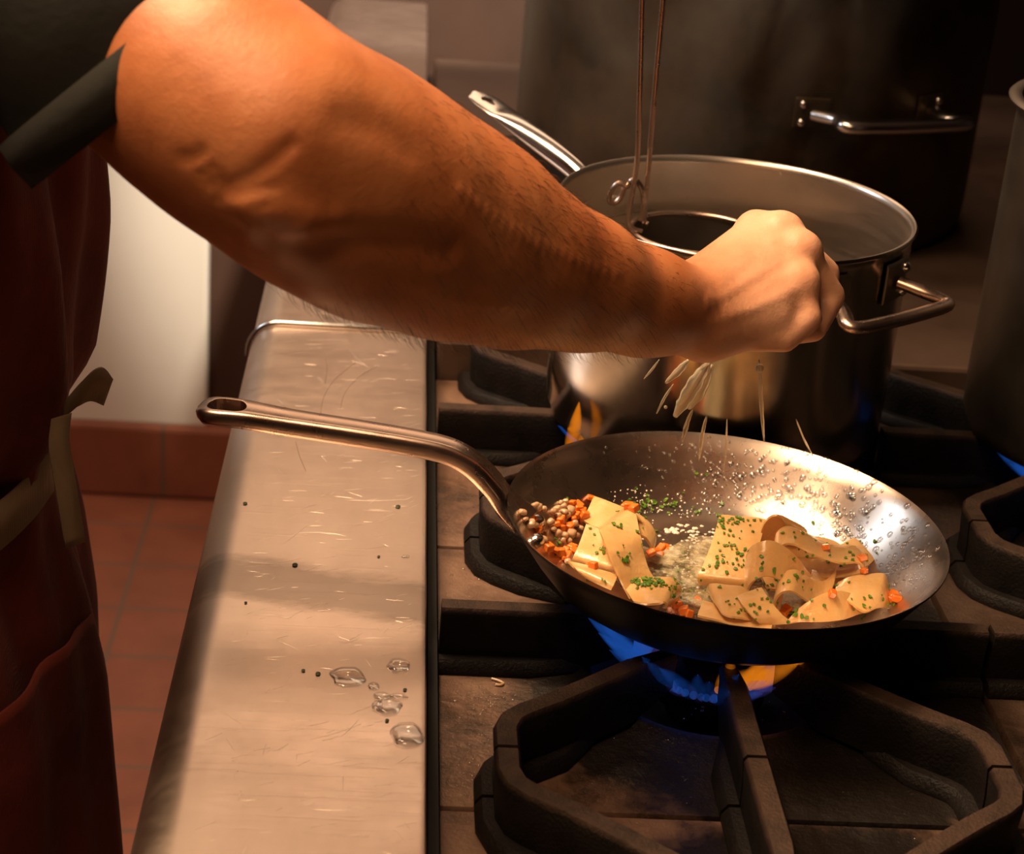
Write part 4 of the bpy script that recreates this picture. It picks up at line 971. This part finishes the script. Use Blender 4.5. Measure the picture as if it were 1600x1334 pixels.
for s in (-1, 1):
    MB().ball((TX+.112, TY+.03+s*.031, 1.648), .011, 12).build('eye', M['dark'], cook)
    mb = MB(); mb.tube([(TX-.09, TY+s*.10, .045), (TX, TY+s*.105, .05), (TX+.10, TY+s*.115, .045), (TX+.185, TY+s*.12, .036)], [.040, .048, .045, .030], 16, flat=.9)
    mb.build('shoe', M['dark'], cook)

# clothes: rings around the trunk
def trunk(z):
    Z = [0, .3, .55, .70, .78, .85, .90, .955, 1.0, 1.10, 1.20, 1.30, 1.36, 1.42]
    A_ = [.16, .158, .150, .140, .136, .124, .112, .108, .131, .137, .134, .127, .115, .085]
    B_ = [.21, .21, .205, .20, .20, .195, .185, .178, .180, .185, .19, .19, .18, .13]
    return float(np.interp(z, Z, A_)), float(np.interp(z, Z, B_))
def tp(phi, z, e=0.0, fold=1.0):
    a, b = trunk(z); f = fold*(.007*math.sin(phi*9+z*5+2*math.sin(z*6))+.004*pnoise(Vector((phi*5, z*2.5, 1.7)))+.003*math.sin(phi*21+z*3))
    return Vector((TX+(a+e+f)*math.cos(phi), TY+(b+e+f)*math.sin(phi), z))
rings = []
zs = [.90+.02*i for i in range(27)]
for z in zs: rings.append([tp(2*PI*k/64, z, -.014, .5) for k in range(64)])
def tube_cloth(pts, rads, seg=40, amp=.004):
    R = []; Pn = cr(pts, 6); Rn = [[float(q[0])] for q in cr([(r,) for r in rads], 6)]
    for i, p in enumerate(Pn):
        a = Vector(Pn[max(0, i-1)]); b = Vector(Pn[min(len(Pn)-1, i+1)]); t = (b-a).normalized(); u = t.cross(Vector((0, 1, 0))).normalized(); v = u.cross(t); p = Vector(p)
        R.append([Vector(p)+(Rn[i][0]+amp*math.sin(3*q+i*.2)+amp*.6*pnoise(Vector((q*2, i*.2, 5))))*(math.cos(q)*u+math.sin(q)*v) for q in (2*PI*k/seg for k in range(seg))])
    return R
mb = MB(); mb.loft(rings, True, False)
HEM = Vector(Q(250, 132, .935)); sv = Vector(ray(250, 132)); su = (Vector(Q(450, -25, .935))-Vector(Q(50, 290, .935))); su = (su-sv*su.dot(sv)).normalized(); ax_ = su.cross(sv)
if ax_.dot(HEM-Vector(SHR)) < 0: ax_ = -ax_
cs = [Vector(q) for q in cr([(-.31, 1.05, 1.385), (-.285, 1.01, 1.36), tuple(HEM-ax_*.05+Vector((-.01, .012, .01))), tuple(HEM)], 6)]; Rg = []
for i, c in enumerate(cs):
    r = .083-.004*math.sin(i*.5); Rg.append([c+(r+.004*pnoise(Vector((q, i*.25, 3)))+.0025*math.sin(4*q+i*.3))*(su*math.cos(q)+sv*math.sin(q)*.95) for q in (2*PI*k/48 for k in range(48))])
mb.loft(Rg, True, False)
mb.loft(tube_cloth([(-.32, 1.24, 1.40), (-.33, 1.33, 1.385), (-.345, 1.38, 1.20)], [.08, .078, .074]), True, False)
mb.build('shirt', M['shirt'], cook, angle=180, solid=.002)
mb = MB(); L_ = Rg[-1]; c = sum(L_, Vector())/len(L_)
mb.loft([[p-ax_*.024+(p-c)*.012 for p in L_], [p-ax_*.012+(p-c)*.03 for p in L_], [p+ax_*.001+(p-c)*.02 for p in L_], [p+ax_*.001-(p-c)*.03 for p in L_], [p-ax_*.020-(p-c)*.03 for p in L_]], True, False)
mb.build('sleeve_hem', M['shirt'], cook, angle=180, solid=.0012)
# apron
def edge(z): return float(np.interp(z, [.25, .80, .95, 1.02, 1.14, 1.25, 1.36], [1.9, 1.9, 1.75, 1.5, 1.05, .75, .5]))
rings = []
for i in range(75):
    z = .28+i*.0145; e = edge(z); rings.append([tp(-e+2*e*k/70, z, .002) for k in range(71)])
MB().loft(rings, False, False).build('apron', M['apron'], cook, angle=180, solid=.0018)
# pocket: a bagging sheet on the side of the apron with a curved open top
rings = []
for i in range(24):
    t = i/23; row = []
    for k in range(40):
        s = k/39; phi = -1.45+1.45*s
        ztop = .800+.030*math.sin(PI*s*.9)+.018*s; z = .62+(ztop-.62)*t
        bag = .004+.016*math.sin(PI*s)*(t**2); row.append(tp(phi, z, bag, .7))
    rings.append(row)
MB().loft(rings, False, False).build('apron_pocket', M['apron'], cook, angle=180, solid=.0022)
# webbing belt and its tails
def band(pts, wv, name):
    rings = [[Vector(p)+Vector(w_)*s for s in (-1, 1)] for p, w_ in zip(cr(pts, 5), cr(wv, 5))]
    MB().loft(rings, False, False).build(name, M['webbing'], cook, angle=180, solid=.0018)
band([tp(ph, .925+.018*math.cos(ph), .010, 0) for ph in [-.12-.2*k for k in range(9)]], [(0, 0, .016)]*9, 'belt')
b0_ = Vector(Q(118, 640, 1.03))
band([Q(100, 640, 1.05), Q(128, 612, 1.045), Q(150, 600, 1.05), Q(168, 612, 1.06)], [(.002, 0, .007), (.003, 0, .010), (.004, 0, .011), (.003, 0, .009)], 'belt_tail')
band([Q(96, 650, 1.03), Q(92, 690, 1.02), Q(98, 730, 1.015), Q(108, 790, 1.01), Q(118, 850, 1.01)], [(.0055, .003, .001)]*5, 'belt_tail')
# trousers
mb = MB(); mb.loft([[tp(2*PI*k/48, z, -.010, .3) for k in range(48)] for z in (.80, .85, .89, .93, .965)], True, False)
for s in (-1, 1):
    mb.loft([[Vector((TX+.004+r*1.0*math.cos(q), TY+s*.095+r*math.sin(q), z)) for q in (2*PI*k/32 for k in range(32))] for z, r in ((.90, .080), (.80, .092), (.62, .088), (.45, .078), (.25, .072), (.07, .075))], True, False)
mb.build('trousers', M['trousers'], cook, angle=180, solid=.002)
# arm hair: short strands lying along the forearm
BB_ = bvh_of([body]); mb = MB(); cA = [Vector(Q(*c[:3])) for c in chain]
for _ in range(2600):
    k = random.choice((1, 2, 2, 3, 3, 4, 4, 5)); t = random.random(); a = cA[k].lerp(cA[k+1], t); d = (cA[k+1]-cA[k]).normalized()
    s = Vector((random.gauss(0, 1), random.gauss(0, 1), random.gauss(0, 1))); s -= d*s.dot(d); s.normalize()
    h = BB_.ray_cast(a+s*.12, -s)
    if h[0] is None: continue
    nn = h[1] if h[1].dot(s) > 0 else -h[1]; sd = d.cross(nn).normalized()
    L = random.uniform(.007, .015); tw = random.uniform(.25, 1.0)
    p0 = h[0]-nn*.0003; dirh = (d*.7+Vector((0, 0, -1))*tw*.7+nn*.28).normalized(); p1 = p0+dirh*L*.5+nn*.0006; p2 = p1+(dirh-nn*.35).normalized()*L*.5
    r = .00010
    ring = lambda c, r_: [c+sd*r_, c-sd*r_*.5+nn*r_*.87, c-sd*r_*.5-nn*r_*.87]
    mb.loft([ring(p0, r), ring(p1, r*.8), ring(p2, r*.25)], True, True)
o = mb.build('arm_hair', M['hair'], cook, smooth=False); o['kind'] = 'stuff'

# ------------------------------------------------------------------ steam
def steam():
    mt = bpy.data.materials.new('steam'); mt.use_nodes = True; nt = mt.node_tree; nt.nodes.clear()
    out = nt.nodes.new('ShaderNodeOutputMaterial'); vs = nt.nodes.new('ShaderNodeVolumeScatter'); vs.inputs['Color'].default_value = (1, .93, .86, 1); vs.inputs['Anisotropy'].default_value = .3
    t, mp = tex(nt, 'ShaderNodeTexNoise', 9, 4, .6, (1, 1, .55), dist=1.2); r = ramp(nt, t.outputs['Fac'], [(.47, (0, 0, 0)), (.72, (1, 1, 1))])
    tc = nt.nodes.new('ShaderNodeTexCoord'); ln = nt.nodes.new('ShaderNodeTexGradient'); ln.gradient_type = 'SPHERICAL'
    m2 = nt.nodes.new('ShaderNodeMapping'); m2.inputs['Scale'].default_value = (5.5, 7, 3.6); nt.links.new(tc.outputs['Object'], m2.inputs[0]); nt.links.new(m2.outputs[0], ln.inputs[0])
    mu = nt.nodes.new('ShaderNodeMath'); mu.operation = 'MULTIPLY'; nt.links.new(r.outputs[0], mu.inputs[0]); nt.links.new(ln.outputs['Fac'], mu.inputs[1])
    m3 = nt.nodes.new('ShaderNodeMath'); m3.operation = 'MULTIPLY'; nt.links.new(mu.outputs[0], m3.inputs[0]); m3.inputs[1].default_value = 3.4
    nt.links.new(m3.outputs[0], vs.inputs['Density']); nt.links.new(vs.outputs[0], out.inputs['Volume']); return mt
o = MB().ball((0, 0, 0), 1, 32, (.18, .14, .27)).build('steam', steam(), None); o.location = (.235, 1.47, 1.27)
tag(o, 'pale steam drifting up from the saucepan in front of the large dark stockpot', 'steam', kind='stuff')
